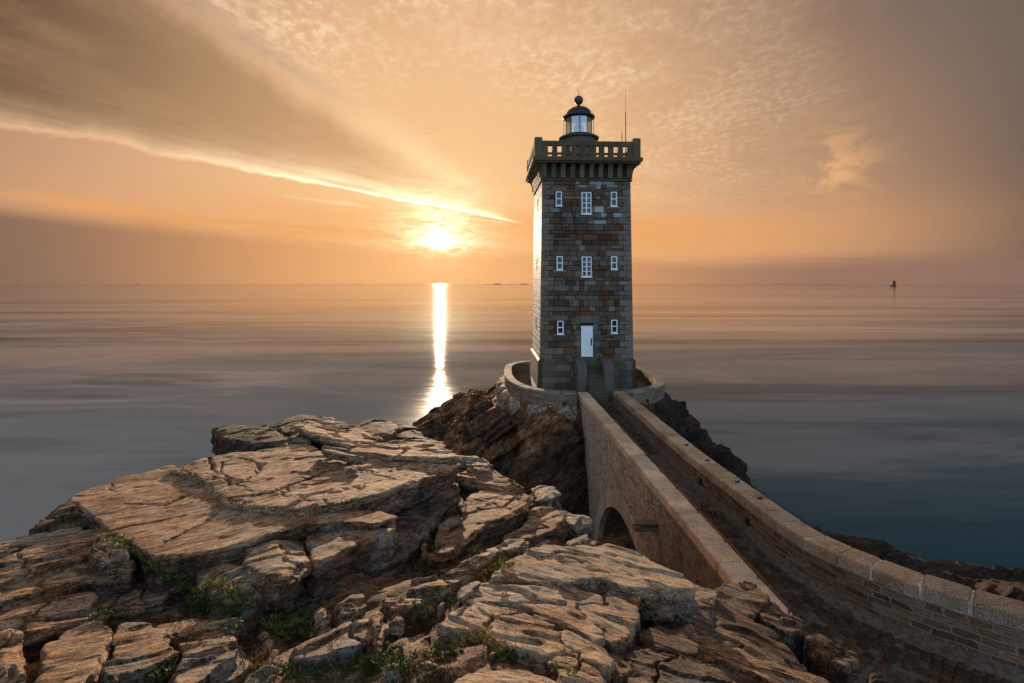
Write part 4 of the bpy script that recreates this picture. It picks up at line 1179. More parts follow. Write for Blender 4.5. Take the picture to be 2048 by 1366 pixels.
# path: base sheet, cobbles and pale mortar fillet against the right wall
def path():
    # base sheet across the whole curve
    q, s = resample(INNER, .3); nn = normals2(q); vs = []; fs = []; n = len(q)
    ws = [0.06, -.4, -.9, -1.4, -1.75]
    for i in range(n):
        wide = np.interp(q[i, 1], [8, 11, 14, 16, 35], [5.5, 4.2, 2.6, 1.95, 1.80])
        for w_ in ws:
            p = q[i] + nn[i] * (w_ / 1.75 * wide if w_ < 0 else w_)
            vs.append((p[0], p[1], deckz(q[i, 1]) - .02))
    k = len(ws)
    for i in range(n - 1):
        for j in range(k - 1): fs.append((i * k + j, i * k + j + 1, (i + 1) * k + j + 1, (i + 1) * k + j))
    m_, nt, b = new_mat('path_bed')
    v = coords(nt)
    c = mixc(nt, noise(nt, v, 2.0, 6, .65).ss(.35, .65), (.045, .032, .022), (.11, .085, .062))
    c = mixc(nt, noise(nt, v, 16, 5, .7).ss(.5, .7) * .5, c, (.17, .14, .11))
    setin(nt, b, 'Base Color', c); setin(nt, b, 'Roughness', .8)
    bump(nt, b, noise(nt, v, 7, 7, .7), .8, .05)
    o = mesh_obj('path', vs, fs, m_); tag(o, 'cobbled path with mortar joints between the bridge parapets', 'path', kind='structure')
    cb = MB(); rng = random.Random(12)
    q, s = resample(INNER, .215); nn = normals2(q)
    for i in range(2, len(q) - 1):
        if q[i, 1] > 19.2 and not (24.5 < q[i, 1]): continue
        wide = np.interp(q[i, 1], [8, 11, 14, 16, 35], [5.5, 4.2, 2.6, 1.95, 1.80])
        x = .30 + rng.uniform(0, .1)
        while x < wide - .1:
            w_ = rng.uniform(.15, .27); 
            if rng.random() < .04: x += w_; continue
            cx = -(x + w_ / 2); L = .215 * rng.uniform(.9, 1.02)
            dirv = np.array([nn[i][1], -nn[i][0]])
            c0 = q[i] + nn[i] * cx + dirv * rng.uniform(-.015, .015)
            h = rng.uniform(.015, .05); zz = deckz(q[i, 1]) - .03
            N = 6; vs = []; fs = []; tl = rng.uniform(-.06, .06)
            rot = rng.uniform(-.12, .12); ca, sa = math.cos(rot), math.sin(rot)
            for a in range(N):
                for bb in range(N):
                    u, v_ = (a / (N - 1) - .5) * 2, (bb / (N - 1) - .5) * 2
                    e = max(abs(u), abs(v_)); k_ = 1 - .10 * (abs(u * v_)) ** 2
                    u = math.copysign(abs(u) ** .6, u); v_ = math.copysign(abs(v_) ** .6, v_)
                    du, dv = u * k_ * w_ * .49, v_ * k_ * L * .50
                    du, dv = du * ca - dv * sa, du * sa + dv * ca
                    hz_ = 0 if e > .99 else (h * (1.0 - .28 * (u ** 4 + v_ ** 4)) + .035 + rng.uniform(-.005, .005))
                    p = c0 + nn[i] * du + dirv * dv
                    vs.append((p[0], p[1], zz + hz_ + tl * du * (hz_ > 0)))
            for a in range(N - 1):
                for bb in range(N - 1): fs.append((a * N + bb, (a + 1) * N + bb, (a + 1) * N + bb + 1, a * N + bb + 1))
            c = vary(rng, rng.choice(((.060, .032, .016), (.075, .042, .022), (.045, .028, .016), (.085, .055, .034))), .6, 1.35)
            cb.add(vs, fs, c); x += w_ + .012
    o = cb.build('cobbles', M['cobble'], None, cols=True, smooth=True); tag(o, 'worn brown cobblestones paving the path between the parapets', 'cobbles', kind='stuff')
    # mortar fillet
    q, s = resample(INNER, .2); nn = normals2(q); rng2 = np.random.RandomState(5); vs = []; fs = []; n = len(q)
    for i in range(n):
        wd = np.interp(q[i, 1], [9, 12.5, 14, 18, 34], [.52, .40, .30, .20, .16]) * (1 + .18 * math.sin(i * .7) * math.sin(i * .23)) + rng2.uniform(-.02, .02)
        for o_, z in ((.0, .16), (-.08, .11), (-wd * .6, .05), (-wd, .0)):
            p = q[i] + nn[i] * o_; vs.append((p[0], p[1], deckz(q[i, 1]) + z + rng2.uniform(-.008, .008)))
    for i in range(n - 1):
        for j in range(3): a = i * 4 + j; fs.append((a, a + 1, a + 5, a + 4))
    mesh_obj('mortar_fillet', vs, fs, M['concrete'], BR, smooth=True, world_coords=True)
M['cobble'] = mat_dressed('cobblestone', .55, 1.5, (.05, .03, .015), .6, 35)
path()

# ------------------------------------------------------------------ rock building: signed distance fields -> surface nets
_rs = np.random.RandomState(1234)
_PERM = _rs.permutation(256).astype(np.int32); _PERM = np.concatenate([_PERM, _PERM, _PERM])
_VAL = _rs.uniform(-1, 1, 256).astype(np.float32)


def vn3(x, y, z):
    """value noise, float arrays"""
    xi = np.floor(x).astype(np.int32); yi = np.floor(y).astype(np.int32); zi = np.floor(z).astype(np.int32)
    fx = (x - xi).astype(np.float32); fy = (y - yi).astype(np.float32); fz = (z - zi).astype(np.float32)
    fx = fx * fx * (3 - 2 * fx); fy = fy * fy * (3 - 2 * fy); fz = fz * fz * (3 - 2 * fz)
    def h(a, b, c): return _VAL[_PERM[_PERM[_PERM[(a & 255)] + (b & 255)] + (c & 255)]]
    r = 0
    for k in (0, 1):
        wz_ = fz if k else 1 - fz
        v00, v10 = h(xi, yi, zi + k), h(xi + 1, yi, zi + k)
        v01, v11 = h(xi, yi + 1, zi + k), h(xi + 1, yi + 1, zi + k)
        r = r + wz_ * ((v00 * (1 - fx) + v10 * fx) * (1 - fy) + (v01 * (1 - fx) + v11 * fx) * fy)
    return r


def fbm3(x, y, z, oct=3, gain=.5):
    r = 0; a = 1.0; t = 0
    for i in range(oct):
        r = r + a * vn3(x * 2 ** i + 17.3 * i, y * 2 ** i + 5.1 * i, z * 2 ** i + 9.7 * i); t += a; a *= gain
    return r / t


def poly_sdf(px, py, poly):
    """signed distance to polygon, negative inside"""
    d = np.full(px.shape, 1e9); ins = np.zeros(px.shape, bool); n = len(poly)
    for i in range(n):
        ax_, ay = poly[i]; bx_, by = poly[(i + 1) % n]
        ex, ey = bx_ - ax_, by - ay; wx, wy = px - ax_, py - ay
        t = np.clip((wx * ex + wy * ey) / (ex * ex + ey * ey + 1e-12), 0, 1)
        d = np.minimum(d, (wx - ex * t) ** 2 + (wy - ey * t) ** 2)
        c = ((ay > py) != (by > py)) & (px < (bx_ - ax_) * (py - ay) / (by - ay + 1e-15) + ax_)
        ins ^= c
    d = np.sqrt(d); return np.where(ins, -d, d)


def surface_nets(f, org, h):
    nx, ny, nz = f.shape
    s = f < 0
    cnt = np.zeros((nx - 1, ny - 1, nz - 1), np.int8)
    for i in (0, 1):
        for j in (0, 1):
            for k in (0, 1): cnt += s[i:nx - 1 + i, j:ny - 1 + j, k:nz - 1 + k]
    act = (cnt > 0) & (cnt < 8)
    idx = np.full(act.shape, -1, np.int32); ii = np.argwhere(act); idx[act] = np.arange(len(ii))
    acc = np.zeros((len(ii), 3)); num = np.zeros(len(ii))
    off = [(i, j, k) for i in (0, 1) for j in (0, 1) for k in (0, 1)]
    for a in off:
        for ax_ in range(3):
            if a[ax_]: continue
            b_ = list(a); b_[ax_] = 1
            fa = f[ii[:, 0] + a[0], ii[:, 1] + a[1], ii[:, 2] + a[2]]; fb = f[ii[:, 0] + b_[0], ii[:, 1] + b_[1], ii[:, 2] + b_[2]]
            m_ = (fa < 0) != (fb < 0); t = np.where(m_, fa / (fa - fb + 1e-20), 0)
            for q in range(3): acc[:, q] += m_ * (a[q] + (t if q == ax_ else 0))
            num += m_
    v = (ii + acc / num[:, None]) * h + np.asarray(org)
    quads = []
    for ax_ in range(3):
        sl = [slice(1, -1)] * 3; sl[ax_] = slice(0, -1)
        sh = [slice(1, -1)] * 3; sh[ax_] = slice(1, None)
        a, b_ = s[tuple(sl)], s[tuple(sh)]
        e = np.argwhere(a != b_)
        if len(e) == 0: continue
        inside_first = a[tuple(e.T)]
        g = e.copy()
        for q in range(3):
            if q != ax_: g[:, q] += 1
        u, w_ = [(1, 2), (2, 0), (0, 1)][ax_]
        def cell(du, dw):
            c = g.copy(); c[:, u] += du; c[:, w_] += dw; return idx[c[:, 0], c[:, 1], c[:, 2]]
        q4 = np.stack([cell(-1, -1), cell(0, -1), cell(0, 0), cell(-1, 0)], 1)
        q4[~inside_first] = q4[~inside_first][:, ::-1]
        quads.append(q4)
    return v, np.concatenate(quads)


def np_mesh(name, v, quads, mat, mw=None, smooth=True):
    me = bpy.data.meshes.new(name)
    me.vertices.add(len(v)); me.vertices.foreach_set('co', np.asarray(v, np.float32).ravel())
    n = len(quads); k = quads.shape[1]
    me.loops.add(n * k); me.loops.foreach_set('vertex_index', quads.astype(np.int32).ravel())
    me.polygons.add(n); me.polygons.foreach_set('loop_start', np.arange(0, n * k, k, dtype=np.int32))
    me.polygons.foreach_set('use_smooth', np.full(n, smooth))
    me.update(calc_edges=True); me.materials.append(mat)
    o = bpy.data.objects.new(name, me); COL.objects.link(o)
    if mw is not None: o.matrix_world = mw
    return o


def ray(px, py): return Vector(((px - CX) / F, 1.0, (HY - py) / F))


ROCK_N = [0]
def slab(name, label, outline, anchor, D, slope, thick, mat='rock', grain=67.0, cat='rock', under=0.0, edge=.06, layers=.10, flake=.05, rnd=.03, top_rough=.03, res=None, seed=None, cracks=(), group=None, dome=0.0, warp=.14, flare=0.0, scarp=1.0):
    """layered rock whose top outline is seen as `outline` (photograph pixels) and whose top plane passes at distance D under pixel `anchor`
    with slopes (dz/dx, dz/dy); grain = bearing of the foliation in degrees from +x"""
    if cat == 'rock' and name == 'stone':     # small stones sit on the ground
        hit = TERR_BVH.ray_cast(Vector((0, 0, CAMZ)), ray(*anchor).normalized())
        if hit[0] is not None: D = min(D * 1.3, hit[0].y * .985); thick = max(.12, thick * .8)
    ROCK_N[0] += 1; sd = seed if seed is not None else ROCK_N[0] * 13.7
    c = P(anchor[0], anchor[1], D)
    n = Vector((-slope[0], -slope[1], 1)).normalized()
    g = Vector((math.cos(math.radians(grain)), math.sin(math.radians(grain)), 0))
    u = (g - n * g.dot(n)).normalized(); v = n.cross(u)
    eye = Vector((0, 0, CAMZ))
    pl = []
    for (px, py) in outline:
        r = ray(px, py); den = r.dot(n); t = (c - eye).dot(n) / den
        if t <= 0 or t > D * 2.5: t = D * 2.0
        q = eye + r * t - c; pl.append((q.dot(u), q.dot(v)))
    pl = np.array(pl)
    h = res or max(.012, .0028 * D)
    pad = .30 + edge + max(0, flare)
    lo = np.array([*(pl.min(0) - pad), -thick - 3 * h]); hi = np.array([*(pl.max(0) + pad), .25 + dome])
    dims = np.ceil((hi - lo) / h).astype(int) + 1
    while dims.prod() > 4.5e6:
        h *= 1.12; dims = np.ceil((hi - lo) / h).astype(int) + 1
    X = lo[0] + np.arange(dims[0]) * h; Y = lo[1] + np.arange(dims[1]) * h; Z = lo[2] + np.arange(dims[2]) * h
    X2, Y2 = np.meshgrid(X, Y, indexing='ij')
    z0 = np.zeros_like(X2) + sd
    wx = fbm3(X2 / .6, Y2 / .6, z0, 5, .62) * warp; wy = fbm3(X2 / .6, Y2 / .6, z0 + 40, 5, .62) * warp
    d2 = poly_sdf(X2 + wx, Y2 + wy, pl)
    # top relief: broad swell, ridges along the grain, flaked-off sheets
    swell = fbm3(X2 / 1.6, Y2 / .9, z0 + 3, 4, .55) * top_rough * 1.8
    ridg = -np.abs(fbm3(X2 / .8 , Y2 / .16 + .4 * wx, z0 + 5, 3)) * top_rough * 1.1 + fbm3(X2 / .3, Y2 / .12, z0 + 15, 3) * top_rough * .35
    fl = fbm3(X2 / 1.3 + .2 * Y2, Y2 / .45, z0 + 8, 3) * 2.2
    flq = np.floor(fl) + np.clip((fl - np.floor(fl)) / .10, 0, 1)
    T_ = swell + ridg + .22 * flake * (flq - .5)
    for lam, amp_ in ((.75, .070), (.21, .013)):      # foliation scarps facing right and towards the viewer
        q = Y2 / lam + fbm3(X2 / 1.4, Y2 / .7, z0 + 21 + lam, 4, .55) * 1.5
        fr = q - np.floor(q); saw = (1 - fr) * np.clip(fr / .06, 0, 1)
        T_ = T_ + scarp * amp_ * saw * np.clip(.55 + 1.6 * fbm3(X2 / .9, Y2 / .6, z0 + 31, 2), 0, 1.3)
    jq = X2 / 1.25 + fbm3(X2 / .7, Y2 / .7, z0 + 51, 4, .6) * .55; jf = np.abs(jq - np.round(jq)) * 1.25       # joints across the foliation
    T_ = T_ - scarp * .09 * np.clip(1 - jf / .045, 0, 1) ** .7 * np.clip(fbm3(X2 / 1.1, Y2 / 1.1, z0 + 55, 2) * 4 - .25, 0, 1)
    if dome: T_ = T_ + dome * np.clip(-d2 / (np.abs(d2.min()) + 1e-6), 0, 1) ** .6 - dome * .5
    for cr in cracks:
        cp = []
        for (px, py) in cr[0]:
            r = ray(px, py); t = (c - eye).dot(n) / r.dot(n); q = eye + r * t - c; cp.append((q.dot(u), q.dot(v)))
        dd = np.full(X2.shape, 1e9)
        for a, b_ in zip(cp, cp[1:]):
            ex, ey = b_[0] - a[0], b_[1] - a[1]; px_, py_ = X2 + wx * .5 - a[0], Y2 + wy * .5 - a[1]
            tt = np.clip((px_ * ex + py_ * ey) / (ex * ex + ey * ey + 1e-9), 0, 1)
            dd = np.minimum(dd, np.hypot(px_ - ex * tt, py_ - ey * tt))
        T_ = T_ - cr[2] * np.clip(1 - dd / cr[1], 0, 1) ** .7
    # side profile by layer
    wv = fbm3(X2 / .8, Y2 / .8, z0 + 11, 2) * .06
    nl = int((hi[2] - lo[2]) / (layers * .5)) + 4
    rs = np.random.RandomState(int(sd * 10) % 9973)
    bounds = np.cumsum(rs.uniform(.35, 1.65, nl) * layers); offs = rs.uniform(-1, 1, nl) * edge * 1.3
    Z3 = Z[None, None, :]
    depth = -(Z3 + wv[:, :, None])
    li = np.searchsorted(bounds, np.clip(depth, 0, bounds[-1] - 1e-6))
    li = np.clip(li, 0, nl - 1)
    frac = np.clip(depth / thick, 0, 1)
    o3 = offs[li] + under * frac - flare * frac
    n3 = fbm3(X2[:, :, None] / .28 + 0 * Z3, Y2[:, :, None] / .28 + 0 * Z3, (Z3 + 0 * X2[:, :, None]) / .10 + sd, 2) * (.035 + .35 * edge)
    a = d2[:, :, None] + o3 + n3
    b_ = Z3 - T_[:, :, None] + n3 * .2
    k = rnd * .6
    hh = np.clip(.5 + .5 * (a - b_) / k, 0, 1)
    f = b_ * (1 - hh) + a * hh + k * hh * (1 - hh)
    f = np.maximum(f, -(Z3 + thick) + n3 * .5)
    f[0] = f[-1] = 1; f[:, 0] = f[:, -1] = 1; f[:, :, 0] = f[:, :, -1] = 1
    vv, qq = surface_nets(f.astype(np.float32), lo, h)
    mw = Matrix(((u.x, v.x, n.x, c.x), (u.y, v.y, n.y, c.y), (u.z, v.z, n.z, c.z), (0, 0, 0, 1)))
    o = np_mesh(name, vv, qq, M[mat], mw)
    tag(o, label, cat, group)
    return o


def rbf_surface(pts, xs, ys, p=2.4, eps=.4):
    X, Y = np.meshgrid(xs, ys, indexing='ij'); w = np.zeros_like(X); z = np.zeros_like(X)
    for (x, y, h) in pts:
        q = 1.0 / ((X - x) ** 2 + (Y - y) ** 2 + eps * eps) ** (p / 2); w += q; z += q * h
    return X, Y, z / w


def strata(X, Y, Z, amp=1.0, seed=0.0, bear=67.0):
    """stepped ledges along the foliation"""
    c, s = math.cos(math.radians(bear)), math.sin(math.radians(bear))
    U = X * c + Y * s; V = -X * s + Y * c
    z0 = np.zeros_like(X) + seed
    q = V * .55 + fbm3(U / 2.2, V / .8, z0, 3) * .8
    st = np.floor(q / .35) * .35 + np.clip((q / .35 - np.floor(q / .35)) / .25, 0, 1) * .35 - q
    fine = fbm3(U / .7, V / .16, z0 + 4, 4)
    lump = fbm3(U / .9, V / .6, z0 + 9, 4)
    return amp * (st * .55 + fine * .07 + lump * .16)


def grid_obj(name, X, Y, Z, mat):
    nx, ny = X.shape
    v = np.stack([X.ravel(), Y.ravel(), Z.ravel()], 1)
    i = np.arange((nx - 1) * (ny - 1)); a = (i // (ny - 1)) * ny + i % (ny - 1)
    q = np.stack([a, a + ny, a + ny + 1, a + 1], 1)
    return np_mesh(name, v, q, mat)


# ---- the headland the viewer stands on
def headland():
    ctl = [(50, 1120, 7.4), (100, 1175, 6.9), (100, 1300, 5.2), (200, 1100, 7.6), (400, 1200, 6.9), (550, 1235, 6.5), (700, 1215, 6.9), (550, 1345, 5.05), (700, 1340, 5.05),
           (850, 1335, 5.05), (850, 1210, 6.9), (960, 1300, 5.6), (1100, 1265, 6.7), (1250, 1345, 5.9), (1000, 1120, 9.6), (1100, 1075, 11.6), (1000, 1000, 14.2), (930, 1110, 9.6),
           (1180, 1090, 13.2), (1300, 1150, 10.0), (1420, 1200, 10.2), (1380, 1260, 7.6), (1450, 1345, 6.6), (1560, 1345, 7.2), (500, 1000, 9.4), (700, 960, 11.5), (850, 940, 13.2),
           (300, 1040, 8.6), (600, 900, 15.0), (480, 905, 14.2), (750, 885, 17.0), (850, 890, 18.0), (940, 940, 16.5), (1060, 985, 15.5)]
    pts = []
    for px, py, d in ctl:
        p = P(px, py, d); pts.append((p.x, p.y, p.z - .16))
    c = CAMZ
    pts += [(0, -1, c - 2.0), (0, 1.5, c - 2.5), (-3, 1, c - 2.5), (3, 1.5, c - 3.2), (0, -5, c - 2.0), (-6, -3, c - 2.6), (6, -4, c - 3.4), (-3, 3.5, c - 3.0), (2, 3.6, c - 3.3), (0, 3.4, c - 3.1),
            (4.2, 5, c - 4.8), (5.3, 7.4, c - 6.6), (5.9, 8.6, c - 7.9), (5.3, 10.6, c - 7.0), (6.9, 6.5, c - 8.6), (8.5, 4, c - 9), (7.2, 8.9, c - 9.2), (6.9, 11, c - 9.4), (6.9, 13, c - 9.4), (7.2, 10, c - 9.4), (6.6, 12, c - 9.2), (6.4, 9.6, c - 8.9), (10, 0, c - 8),
            (-6.6, 10.5, c - 4.6), (-7.8, 9.4, c - 5.6), (-9.5, 9.5, c - 8.5), (-8.5, 7.6, c - 4.6), (-8.3, 6.2, c - 3.9), (-11, 8, c - 8), (-12, 4, c - 6), (-12, 12, c - 13), (-8.5, 13.5, c - 11.5),
            (-7.6, 16.5, c - 10.5), (-9, 19, c - 15), (-5, 19.5, c - 9.5), (-4, 22, c - 14), (-1.6, 20.5, c - 9.0), (0, 23, c - 13.5), (1.6, 19.5, c - 9.0), (2.6, 17.5, c - 8.6), (3.5, 15.8, c - 9.2), (4.1, 14.2, c - 8.8), (4.8, 12.6, c - 7.6),
            (3.4, 20, c - 13), (4.6, 17.5, c - 11.5), (2, 26, c - 15.6), (5, 22, c - 15.2), (-8, 26, c - 17), (8, 30, c - 17), (-15, 16, c - 17), (-16, 6, c - 14), (5, 14.5, c - 9.5), (-16, 24, c - 18)]
    xs = np.arange(-16, 7.3, .075); ys = np.arange(-6, 27, .075)
    X, Y, Z = rbf_surface(pts, xs, ys, 2.6, .35)
    Z = Z + strata(X, Y, Z, .62, 2.0)
    global TERR_BVH
    from mathutils.bvhtree import BVHTree
    nx, ny = X.shape; i = np.arange((nx - 1) * (ny - 1)); a = (i // (ny - 1)) * ny + i % (ny - 1)
    TERR_BVH = BVHTree.FromPolygons(np.stack([X.ravel(), Y.ravel(), Z.ravel()], 1).tolist(), np.stack([a, a + ny, a + ny + 1, a + 1], 1).tolist())
    o = grid_obj('rocky_headland', X, Y, Z, M['rock_ground'])
    tag(o, 'brown rocky headland with earthy gullies in front of the bridge', 'headland', kind='structure')
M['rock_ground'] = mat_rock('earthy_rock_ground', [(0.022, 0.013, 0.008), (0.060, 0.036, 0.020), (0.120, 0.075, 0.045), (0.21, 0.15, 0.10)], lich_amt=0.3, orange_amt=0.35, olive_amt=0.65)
headland()


# ---- the islet under the lighthouse
def islet():
    h = .105
    lo = np.array([-9.0, 26.5, -1.0]); hi = np.array([17.5, 51.0, CAMZ - 7.2]); dims = np.ceil((hi - lo) / h).astype(int) + 1
    X = lo[0] + np.arange(dims[0]) * h; Y = lo[1] + np.arange(dims[1]) * h; Z = lo[2] + np.arange(dims[2]) * h
    X2, Y2 = np.meshgrid(X, Y, indexing='ij'); z0 = np.zeros_like(X2)
    terr = TERR[::4]
    d = poly_sdf(X2, Y2, terr)
    # height falls away from the terrace edge: steep to the front, long slanting ledges to the left and right
    left = np.clip((0.8 - X2) / 4.0, 0, 1); right = np.clip((X2 - 9.5) / 3.0, 0, 1)
    c = CAMZ
    H = c - 7.85 - np.clip(d - .25, 0, None) * (2.6 - 2.05 * left - 1.6 * right) + .25 * fbm3(X2 / 2.5, Y2 / 2.5, z0, 3)
    H = np.where(d > 3.2, H - (d - 3.2) * (.15 * left + .2 * right), H)
    # ridges dipping to the left, foliation up to the right
    q = (X2 * .75 - Y2 * .35) / 1.05 + fbm3(X2 / 2, Y2 / 2, z0 + 5, 3) * .7
    rid = np.abs((q - np.floor(q)) - .5) * 2
    H = H + (rid - .5) * .75 * np.clip((d - .4) / 1.2, 0, 1) * (left + .3 * right)
    # right shoulder that comes forward behind the parapet
    bump_ = np.exp(-(((X2 - 11.6) / 2.2) ** 2 + ((Y2 - 29.5) / 3.2) ** 2)); H = np.maximum(H, c - 15.5 + 6.9 * bump_ + .8 * fbm3(X2 / 1.5, Y2 / 1.5, z0 + 7, 3) * bump_)
    # front cliff apron beside the bridge
    fr = np.exp(-(((X2 - 2.4) / 2.7) ** 4 + ((Y2 - 32.8) / 2.6) ** 4)); H = np.maximum(H, c - 15.5 + 7.35 * fr)
    gy, gx = np.gradient(H, h, h)[1], np.gradient(H, h, h)[0]
    gm = np.sqrt(1 + np.minimum(gx * gx + gy * gy, 9.0))
    Z3 = Z[None, None, :]
    f = (Z3 - H[:, :, None]) / gm[:, :, None]
    A3, B3, C3 = X2[:, :, None] + 0 * Z3, Y2[:, :, None] + 0 * Z3, Z3 + 0 * X2[:, :, None]
    # tilted bedding: blocks and ledges
    tw = C3 * .80 - A3 * .50 + B3 * .2
    n1 = fbm3(A3 / 1.1, B3 / 1.1, tw / .45, 3)
    n2 = vn3(A3 / 2.6 + 7, B3 / 2.6, tw / 1.2)
    bl = np.floor((tw + n2 * .5) / .8); stp = vn3(bl * 3.7, A3 * .18 + bl, B3 * .18)
    amt = np.clip((d[:, :, None] - .2) / 1.0, .08, 1)
    n4 = np.abs(fbm3(A3 / .5, B3 / .5, tw / .22, 2))
    f = f - (n1 * .30 + n2 * .30 + stp * .38 - n4 * .22) * amt
    f = np.maximum(f, np.where(d[:, :, None] < .15, Z3 - (c - 7.75), -1))
    f[0] = f[-1] = 1; f[:, 0] = f[:, -1] = 1; f[:, :, 0] = f[:, :, -1] = 1
    v, q4 = surface_nets(f.astype(np.float32), lo, h)
    cc = Vector((4.5, 38.0, c - 8.0))
    rot = Matrix.Rotation(math.radians(-30), 4, 'Y') @ Matrix.Rotation(math.radians(40), 4, 'Z')
    mw = Matrix.Translation(cc) @ rot; inv = np.array(mw.inverted())
    v = v @ inv[:3, :3].T + inv[:3, 3]
    fc = (np.array(mw)[:3, :3] @ v[q4[:, 0]].T).T + np.array(mw)[:3, 3]
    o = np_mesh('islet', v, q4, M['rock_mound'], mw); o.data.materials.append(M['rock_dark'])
    o.data.polygons.foreach_set('material_index', ((fc[:, 0] + .6 * vn3(fc[:, 0], fc[:, 1], fc[:, 2])) > 9.0).astype(np.int32))  # right side takes the dark rock: its shade is put into the colour
    tag(o, 'dark brown rocky islet with slanting ledges carrying the lighthouse terrace', 'islet', kind='structure')
islet()

# dark shore beyond the right parapet
def shore():
    xs = np.arange(9.5, 30, .11); ys = np.arange(9, 27, .11)
    pts = []
    for px, py, d in ((1630, 1052, 19.5), (1700, 1072, 19.5), (1760, 1084, 19.2), (1800, 1100, 18.8), (1850, 1130, 18.2), (1890, 1146, 17.8), (1960, 1152, 18), (2040, 1170, 17.5), (1980, 1160, 18)):
        p = P(px, py, d); pts.append((p.x, p.y, p.z - .1))
    pts += [(10.5, 22, -1.5), (13, 24, -2.0), (16, 23, -2), (19, 22, -2.5), (24, 21, -2.5), (30, 20, -3), (10.5, 15, 5.3), (13, 13, 5.5), (16, 11.5, 5.4), (20, 10, 5.0), (14, 16.5, 5.0), (17, 14.5, 4.6), (28, 10, 4), (16.0, 18.0, 2.5), (11, 18.5, 4.3)]
    X, Y, Z = rbf_surface(pts, xs, ys, 2.8, .4)
    Z = Z + strata(X, Y, Z, 1.1, 6.0, 20)
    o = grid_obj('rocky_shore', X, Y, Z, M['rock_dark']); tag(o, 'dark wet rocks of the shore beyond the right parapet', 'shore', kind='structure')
shore()

# ------------------------------------------------------------------ individual slabs and boulders of the headland
S = slab
# back row against the water
S('boulder', 'square mossy green boulder standing alone at the back left edge against the sea', [(430, 853), (455, 848), (520, 851), (558, 864), (586, 882), (570, 890), (500, 884), (432, 868)], (510, 868), 15.2, (.02, -.10), .75, 'rock_moss', under=-.05, edge=.04, dome=.05)
S('boulder', 'rounded mossy boulder behind the leaning slab at the skyline', [(535, 852), (570, 834), (605, 826), (645, 832), (690, 842), (700, 858), (640, 866), (580, 866)], (615, 846), 17.2, (.0, -.10), .9, 'rock_moss', edge=.05, dome=.18)
S('rock_slab', 'leaning brown slab with a shadowed underside behind the big main slab', [(588, 852), (640, 838), (700, 850), (745, 866), (768, 880), (735, 888), (700, 893), (655, 882), (612, 866)], (680, 866), 15.6, (-.22, -.16), .24, 'rock', grain=20, under=.25, edge=.04)
S('boulder', 'dark rounded boulder nearest the sun glitter on the skyline', [(700, 853), (738, 836), (775, 840), (802, 848), (790, 866), (740, 872)], (750, 856), 18.3, (.05, -.10), .9, 'rock_shadowside', edge=.05, dome=.15)
S('boulder', 'dark cracked boulder between the glitter and the islet ledges', [(785, 850), (812, 846), (835, 858), (850, 872), (820, 884), (785, 872)], (815, 864), 18.6, (-.05, -.10), .9, 'rock_dark', edge=.05, dome=.10)
S('rock_slab', 'low dark row of broken blocks under the islet ledges', [(760, 880), (800, 872), (850, 876), (888, 884), (886, 896), (840, 896), (790, 892)], (825, 884), 17.0, (-.05, -.12), .6, 'rock_shadowside', grain=10, edge=.08)
S('stone', 'small pale stone wedged under the leaning slab', [(580, 872), (605, 860), (622, 868), (620, 884), (590, 886)], (600, 874), 15.0, (.05, -.10), .3, 'rock_grey', edge=.03, dome=.06)
S('rock_slab', 'flat brown slab lying on the far end of the main slab', [(690, 904), (722, 890), (790, 884), (860, 888), (905, 902), (922, 914), (870, 916), (800, 912), (765, 912)], (800, 900), 14.0, (-.06, -.14), .20, 'rock', grain=15, under=.08, edge=.04)
S('rock_slab', 'thin pale sliver of slab leaning on the main slab', [(638, 894), (668, 894), (735, 914), (716, 919), (650, 904)], (680, 904), 12.6, (-.10, -.16), .14, 'rock_grey', grain=-20, under=.02, edge=.02, warp=.05)
# the big main slabs
S('rock_slab', 'huge tilted main slab with an overhanging right edge at mid left', [(345, 937), (430, 911), (500, 905), (612, 889), (645, 905), (720, 921), (800, 911), (925, 911), (912, 930), (870, 948), (815, 968), (740, 994), (672, 1010), (600, 1019), (505, 1013), (452, 1003), (440, 985), (392, 952)], (640, 960), 10.85, (-.10, -.13), .55, 'rock', grain=66, scarp=.5, under=.10, edge=.05, flake=.06, layers=.16,
  cracks=(([(420, 915), (425, 938), (440, 950)], .05, .09), ([(522, 930), (515, 945), (490, 960), (455, 968)], .045, .08), ([(445, 925), (440, 945), (460, 965)], .035, .07), ([(460, 995), (540, 985), (620, 955), (680, 945)], .05, .10)))
S('rock_slab', 'steep grey lower mass beneath the overhang of the main slab', [(430, 1010), (640, 1010), (770, 988), (850, 952), (912, 945), (912, 985), (880, 1030), (850, 1068), (800, 1110), (740, 1135), (620, 1130), (500, 1080)], (720, 1030), 10.9, (-.10, -.13), 1.5, 'rock_shadowside', grain=66, under=.55, edge=.10, layers=.22)
S('rock_slab', 'broad pale sloping slab at left with a moss filled crack', [(142, 992), (170, 978), (270, 950), (345, 930), (372, 948), (410, 968), (450, 1004), (520, 1022), (640, 1018), (740, 1018), (800, 1036), (760, 1046), (690, 1042), (600, 1052), (520, 1074), (430, 1096), (312, 1116), (252, 1080), (205, 1042), (160, 1010)], (380, 1030), 8.5, (-.10, -.12), .55, 'rock', grain=62, scarp=.4, under=.12, edge=.05, flake=.03, layers=.16, top_rough=.022,
  cracks=(([(255, 1005), (330, 1008), (385, 985)], .05, .07), ([(225, 1060), (300, 1045), (370, 1030)], .03, .05), ([(330, 1085), (400, 1050), (430, 1030)], .03, .05)))
